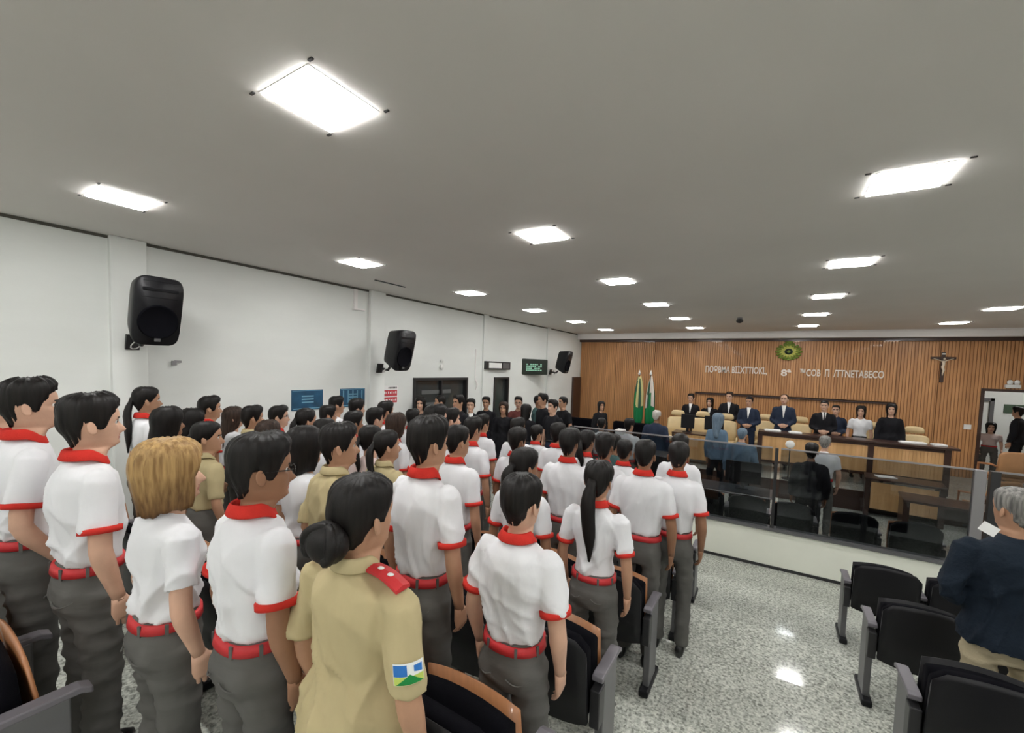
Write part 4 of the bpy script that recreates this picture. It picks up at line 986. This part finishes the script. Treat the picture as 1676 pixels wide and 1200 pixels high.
# crest
r = empty('wall_crest', (.32, YF - .155, CAMZ + .67)); tag(r, 'green and yellow oval crest with dark round centre on the wood wall', 'emblem')
M_cg = mat('crest_green', (.20, .28, .04), .5, var=.2, vscale=20); M_cy = mat('crest_yellow', (.50, .50, .10), .45, var=.15, vscale=20)
q = MB(); a = np.arange(32) * 2 * pi / 32
for x_ in range(16):
    t = x_ * 2 * pi / 16; c0, s0_ = cos(t), sin(t)
    q.tube([(c0 * .17, -.02, s0_ * .13), (c0 * .25, -.03, s0_ * .20), (c0 * .31, -.015, s0_ * .235)], [(.02, .04), (.04, .055), (.03, .03)], 8, (0, 1, 0))
q.build('leaf_wreath', M_cg, r, True)
q = MB(); e = lambda y_, rx, rz: np.stack([np.cos(a) * rx, np.full(32, y_), np.sin(a) * rz], -1)
q.rings([e(0, .23, .18), e(-.05, .22, .17), e(-.06, .13, .11), e(-.045, .12, .10)]); q.build('gold_ring', M_cy, r, True)
q = MB(); st = [(cos(pi / 2 + i * pi / 5) * (.20 if i % 2 == 0 else .10), sin(pi / 2 + i * pi / 5) * (.19 if i % 2 == 0 else .10)) for i in range(10)]
q.rings([np.array([(x_, -.045, z_) for x_, z_ in st]), np.array([(x_ * .9, -.065, z_ * .9) for x_, z_ in st])]); q.build('star', M_cy, r)
q = MB(); q.rings([e(-.06, .10, .085), e(-.085, .09, .075)]); q.build('round_centre', mat('crest_dark', (.015, .03, .02), .4), r, True)
q = MB(); q.rings([e(-.084, .045, .04), e(-.095, .03, .028)]); q.build('round_boss', M_cg, r, True)
q = MB(); q.tube([(0, -.03, .17), (0, -.03, .29)], [(.07, .02), (.10, .01)], 8); q.build('torch', M_cg, r, True)
q = MB(); q.tube([(-.24, -.03, -.15), (0, -.05, -.23), (.24, -.03, -.15)], [(.02, .03)] * 3, 8); q.build('ribbon', M_cg, r, True)
# crucifix
r = empty('crucifix', (3.465, YF - .075, CAMZ + .36)); tag(r, 'dark wooden crucifix with pale figure on the right of the wood wall', 'crucifix')
q = MB(); q.box(-.035, .035, -.035, 0, -.40, .33); q.box(-.225, .225, -.04, -.002, .155, .215); q.build('cross', M_dkwood, r, bevel=.006)
q = MB(); q.tube([(0, -.06, .12), (.008, -.062, .03), (-.008, -.065, -.03), (.012, -.075, -.11), (0, -.06, -.19), (0, -.055, -.24)], [(.035, .02), (.026, .018), (.03, .02), (.024, .018), (.014, .012), (.010, .010)], 10)
q.ball((.012, -.07, .165), (.022, .024, .028), 10, 8)
for sg in (-1, 1): q.tube([(sg * .028, -.06, .11), (sg * .10, -.058, .145), (sg * .18, -.05, .175)], [.011, .009, .007], 8)
q.build('figure', mat('pale_plaster', (.72, .62, .48), .5), r, True)
q = MB(); q.box(-.03, .03, -.052, -.035, .27, .30); q.build('plaque', M_paper, r)
tag(boxo('light_switch', (-.065, .065, -.02, 0, -.06, .06), M_white, loc=(3.99, YF - .06, CAMZ - 1.08), bevel=.004), 'white wall switch left of the doorway', 'switch')
r = empty('emergency_light', (4.65, YF - .06, CAMZ - .06)); tag(r, 'white emergency light with two lamp heads above the doorway', 'emergency light')
boxo('housing', (-.12, .12, -.08, 0, -.06, .02), M_white, r, bevel=.01)
q = MB()
for sg in (-1, 1): q.ball((sg * .055, -.06, .07), (.05, .05, .06))
q.build('lamp_head', M_white, r, True)
# objects in the side room
q = MB(); q.box(-.30, -.22, -.06, 0, -.9, .5); q.box(-.30, .25, -.06, 0, .42, .5); q.box(.17, .25, -.06, 0, -.9, .5)
tag(q.build('door_trim', M_greymet, loc=(5.05, 17.2, 1.75)), 'grey door frame on the far wall of the side room', 'frame')
tag(boxo('wall_sign', (-.22, .22, -.03, 0, -.12, .12), mat('sign_green', (.06, .10, .06), .5), loc=(5.72, 17.2, 1.98)), 'small dark green sign on the far wall of the side room', 'sign')

# flags
def flag(x, label, c1, c2, c3, seed):
    r = empty('flag', (x, 13.3, .40)); tag(r, label, 'flag', 'flags on stands by the wood wall'); rnd = np.random.RandomState(seed)
    q = MB(); q.tube([(0, 0, .03), (0, 0, 2.18)], [.016, .016], 8); q.build('pole', M_dkwood, r, True)
    q = MB(); q.tube([(0, 0, 2.18), (0, 0, 2.22), (0, 0, 2.34)], [.03, .04, .004], 8); q.build('finial', M_white, r, True)
    q = MB(); q.tube([(0, 0, 0), (0, 0, .03), (0, 0, .05)], [.16, .15, .03], 16); q.build('base', M_dkwood, r, True)
    q = MB(); n_ = 40; a = np.arange(n_) * 2 * pi / n_; rs = []
    for z, rx in ((2.12, .03), (1.95, .07), (1.6, .11), (1.2, .12), (.8, .11), (.55, .08)):
        rr = rx * (1 + .28 * np.sin(a * 7 + seed + z)); rs.append(np.stack([np.cos(a) * rr + .02, np.sin(a) * rr * .7, z + .05 * np.sin(a * 2 + seed)], -1))
    q.rings(rs); fs = q.f; mi = []
    for f in fs:
        z = np.concatenate(q.v)[list(f)].mean(0); t = math.atan2(z[1], z[0])
        mi.append(0 if z[2] < 1.25 + .25 * sin(t * 2 + seed) else (1 if sin(t * 3 + seed) > -.2 else 2))
    q.m = mi; q.build('cloth', [c1, c2, c3], r, True)
fg = mat('flag_green', (.0, .20, .06), .7); fy = mat('flag_yellow', (.62, .58, .26), .7); fwh = mat('flag_white', (.72, .66, .60), .7); fd = mat('flag_dark_green', (.03, .10, .06), .7)
flag(-3.55, 'left flag with pale yellow and green folds on a stand', fg, fy, fd, 1); flag(-3.20, 'right flag with white and green folds on a stand', fg, fwh, fd, 4)

# bench
r = empty('judges_bench', (1.45, 11.6, .40)); tag(r, 'long judges bench with dark top and pale wood front panels', 'desk')
q = MB(); q.box(-1.68, .44, -.02, .46, .93, .975); q.build('desktop', M_dkwood, r, bevel=.006)
q = MB(); q.box(.44, 1.74, -.02, .46, .93, .975); q.build('desktop', M_dkwood, r, bevel=.006)
for x in (-1.64, .40, 1.58): boxo('leg_panel', (x - .05, x + .05, .02, .42, 0, .93), M_dkwood, r, bevel=.004)
boxo('leg_panel', (-1.0, -.95, .06, .42, 0, .93), M_dkwood, r)
def front_panel(x0, x1, parent, z0=.30, z1=.86, y=.05):
    q = MB(); q.box(x0, x1, y, y + .02, z0, z1); x = x0
    while x < x1 - .02: q.box(x + .004, min(x + .052, x1), y - .008, y + .001, z0, z1); x += .056
    q.build('front_panel', M_woodpale, parent)
front_panel(-1.59, .35, r); front_panel(.45, 1.53, r)
q = MB(); q.box(-1.64, 1.6, .045, .08, .24, .30); q.box(-1.64, 1.6, .045, .08, .86, .93); q.build('rail', M_dkwood, r)
r = empty('side_desk', (-1.55, 11.42, .40)); tag(r, 'dark desk at the left end of the dais holding two monitors', 'desk')
q = MB(); q.box(-.60, .62, 0, .55, .73, .765); q.build('desktop', M_dkwood, r); 
for x in (-.58, .58): boxo('leg_panel', (x - .02, x + .02, .03, .52, 0, .73), M_dkwood, r)
front_panel(-.55, .55, r, .12, .70, .04)
def monitor(x, y, z, label, rz=0, w_=.26):
    r = empty('monitor', (x, y, z), rz); tag(r, label, 'monitor', 'monitors on the desks')
    q = MB(); q.box(-w_, w_, -.02, .02, .10, .46); q.build('screen', M_blackpl, r, bevel=.006)
    q = MB(); q.box(-.03, .03, -.01, .02, .01, .12); q.box(-.10, .10, -.08, .08, 0, .012); q.build('stand', M_blackpl, r)
monitor(-1.82, 11.68, 1.165, 'left black monitor on the side desk', 0, .16); monitor(-1.20, 11.68, 1.165, 'right black monitor on the side desk', 0, .22)
def exec_chair(x, y, z, rz, label, headrest=True, mt=None):
    mt = mt or M_cream
    r = empty('executive_chair', (x, y, z), rz); tag(r, label, 'chair', 'cream high-back chairs of the bench')
    q = MB(); back_panel(q, -.25, .25, .46, 1.06 if headrest else 1.20, -.26, .08, .10, crown=.02); q.build('backrest', mt, r, True)
    if headrest:
        q = MB(); back_panel(q, -.17, .17, 1.09, 1.24, -.33, .07, .10, crown=.015); q.build('headrest', mt, r, True)
    q = MB(); back_panel(q, -.25, .25, 0, .50, 0, .09, 0, crown=.03); Vv = np.concatenate(q.v); q.v = [np.stack([Vv[:, 0], Vv[:, 2] - .24, .44 + Vv[:, 1]], -1)]; q.build('seat', mt, r, True)
    q = MB(); q.tube([(0, 0, .08), (0, 0, .44)], [.03, .03], 8)
    for i in range(5): q.tube([(0, 0, .09), (cos(i * 1.257) * .28, sin(i * 1.257) * .28, .05)], [.025, .018], 6)
    q.build('base', M_greymet, r, True)
    q = MB()
    for sg in (-1, 1): q.tube([(sg * .27, -.20, .48), (sg * .29, -.18, .66), (sg * .29, .12, .66), (sg * .28, .15, .50)], [.018, .022, .022, .018], 6)
    q.build('armrest', mt, r, True)
for x, y, lab in ((-2.22, 12.25, 'cream high-back chair at the far left of the dais'), (-1.60, 12.42, 'cream high-back chair before the woman in the black jacket'), (-1.00, 12.28, 'cream high-back chair before the judge in wide robe'),
                  (-.10, 13.05, 'cream chair right behind the bearded man in navy suit'), (.66, 13.05, 'cream chair right of the tall balding man'), (2.08, 13.05, 'cream high-back chair between the two women on the right of the bench'), (2.78, 12.65, 'cream high-back empty chair at the right end of the bench')):
    exec_chair(x, y, .40, pi + (0 if x < 2 else .0), lab)
# papers and small things on the bench
for x, y, w_, lab in ((.05, 11.85, .16, 'stack of white papers at the left end of the bench'), (.50, 11.82, .12, 'white sheet on the bench before the tall balding man'), (2.55, 11.9, .2, 'papers on the right end of the bench'), (2.95, 11.9, .10, 'small paper pad at the right corner of the bench')):
    q = MB(); q.box(-w_, w_, -.10, .10, 0, .02); q.box(-w_ * .8, w_ * 1.05, -.08, .11, .02, .027); tag(q.build('papers', M_paper, loc=(x, y, 1.376), rz=.15), lab, 'papers')
r = empty('pedestal_fan', (.40, 11.2, .40)); tag(r, 'thin stand with round white head in front of the bench', 'fan')
q = MB(); q.tube([(0, 0, 0), (0, 0, .70)], [.012, .012], 6); q.build('pole', M_darkmet, r); q = MB(); q.tube([(0, 0, 0), (0, 0, .02)], [.12, .12], 12); q.build('base', M_darkmet, r)
q = MB(); q.ball((0, 0, .78), (.09, .05, .09), 14, 10); q.build('head', M_white, r, True)
# left low furniture by the front wall
for x, y, lab in ((-5.1, 12.2, 'black low sofa by the left end of the wood wall'), (-3.5, 12.3, 'black low sofa left of the flags')):
    r = empty('sofa', (x, y, 0.0)); tag(r, lab, 'sofa'); 
    boxo('seat', (-.6, .6, -.35, .35, .12, .55), M_black, r, bevel=.04); boxo('backrest', (-.6, .6, .30, .50, .12, 1.15), M_black, r, bevel=.05)
    for sg in (-1, 1): boxo('arm', (sg * .66 - .08, sg * .66 + .08, -.35, .5, .12, .80), M_black, r, bevel=.04)
    boxo('plinth', (-.6, .6, -.3, .4, 0, .12), M_darkmet, r)
tag(boxo('white_tower_box', (-.085, .085, -.12, .12, 0, .42), M_white, loc=(-2.72, 8.9, 1.02), bevel=.01), 'tall narrow white box on a grey desk left of the flags', 'box')
r = empty('desk', (-2.85, 9.0, 0)); tag(r, 'grey desk under the tall white box', 'desk')
boxo('desktop', (-.9, .6, -.35, .35, .98, 1.02), M_greymet, r); boxo('panel', (-.88, .58, -.33, -.30, .1, .98), M_greymet, r); boxo('side', (-.88, -.85, -.30, .33, 0, .98), M_greymet, r); boxo('side', (.55, .58, -.30, .33, 0, .98), M_greymet, r)

# tables and chairs of the pen right behind the glass
def table(x, y, w_, d, h, rz, label, panel=True):
    r = empty('table', (x, y, 0), rz); tag(r, label, 'table')
    boxo('tabletop', (-w_ / 2, w_ / 2, -d / 2, d / 2, h - .035, h), M_dkwood, r, bevel=.004)
    for sg in (-1, 1): boxo('leg_panel', (sg * (w_ / 2 - .05) - .04, sg * (w_ / 2 - .05) + .04, -d / 2 + .03, d / 2 - .03, 0, h - .035), M_dkwood, r)
    if panel: front_panel(-w_ / 2 + .10, w_ / 2 - .10, r, .16, h - .08, -d / 2 + .05)
    return r
table(2.25, 10.9, 1.15, .6, .76, -.12, 'dark table with pale wood front panel standing on the floor before the bench')
table(2.55, 9.35, 1.25, .65, .76, -.10, 'dark brown table right behind the glass, near the post', False)
table(3.62, 10.15, 1.1, .6, .76, .25, 'dark table with warm wood panel at the right behind the glass')
for x, y, rz, lab in ((1.75, 10.95, .2, 'papers on the pale-panelled table'),):
    tag(boxo('papers', (-.15, .15, -.10, .10, 0, .012), M_paper, loc=(x + .25, y, .762), rz=rz), lab, 'papers')
M_tan = mat('tan_leather', (.46, .24, .11), .45, .5, var=.08)
def wood_chair(x, y, rz, label, z=0):
    r = empty('armchair', (x, y, z), rz); tag(r, label, 'chair', 'tan office armchairs on the right')
    q = MB(); back_panel(q, -.26, .26, .50, 1.0, -.26, .06, .16, crown=.02); q.build('backrest', M_tan, r, True)
    q = MB(); back_panel(q, -.25, .25, 0, .50, 0, .08, 0, crown=.03); Vv = np.concatenate(q.v); q.v = [np.stack([Vv[:, 0], Vv[:, 2] - .24, .42 + Vv[:, 1]], -1)]; q.build('seat', M_tan, r, True)
    q = MB()
    for sg in (-1, 1): q.tube([(sg * .30, -.28, .70), (sg * .31, -.15, .72), (sg * .31, .20, .68), (sg * .30, .22, .45), (sg * .26, .0, .43)], [.022] * 5, 6)
    q.build('armrest', M_ply, r, True)
    q = MB(); q.tube([(0, 0, .08), (0, 0, .44)], [.03, .03], 8)
    for i in range(5): q.tube([(0, 0, .09), (cos(i * 1.257) * .28, sin(i * 1.257) * .28, .05)], [.025, .018], 6)
    q.build('base', M_greymet, r, True)
wood_chair(3.40, 10.90, .5, 'tan armchair behind the warm wood table'); wood_chair(3.95, 12.0, .2, 'tan armchair at the right end of the dais near the doorway', .40); wood_chair(4.76, 12.3, .1, 'tan armchair at the right edge below the doorway', .40)
r = empty('workstation', (-.55, 8.15, 0)); tag(r, 'dark curved workstation desk behind the glass left of the man in black jacket', 'desk')
q = MB(); q.box(-.7, .65, -.3, .3, .72, .75); q.build('desktop', M_darkmet, r, bevel=.005)
q = MB(); t = np.linspace(0, 1, 10); q.tube(np.stack([-.7 + 1.35 * t, -.32 - .03 * np.sin(t * pi), np.full(10, .735)], -1), [.014] * 10, 6); q.build('edge_trim', M_alu, r, True)
boxo('drawer_unit', (.10, .62, -.27, .27, 0, .72), M_darkmet, r, bevel=.005); boxo('leg', (-.68, -.63, -.27, .27, 0, .72), M_greymet, r)
boxo('shelf', (-.63, .10, -.25, .2, .38, .41), M_darkmet, r)
q = MB(); q.box(-.14, .14, -.10, .10, 0, .16); tag(q.build('white_carton', M_greymet, loc=(-.82, 7.75, 0)), 'grey carton on the floor behind the glass', 'box')
monitor(-.35, 8.2, .75, 'black monitor on the workstation desk behind the glass', 0, .27)
tag(boxo('dark_cabinet', (-.45, .45, -.30, .30, 0, 1.12), M_darkmet, loc=(-1.75, 8.45, 0), bevel=.01), 'dark cabinet behind the glass near the rightmost cadets', 'cabinet')
tag(boxo('dark_cabinet', (-.40, .40, -.25, .25, 0, 1.05), M_darkmet, loc=(3.15, 8.5, 0), bevel=.01), 'dark cabinet right of the partition post behind the navy man', 'cabinet')
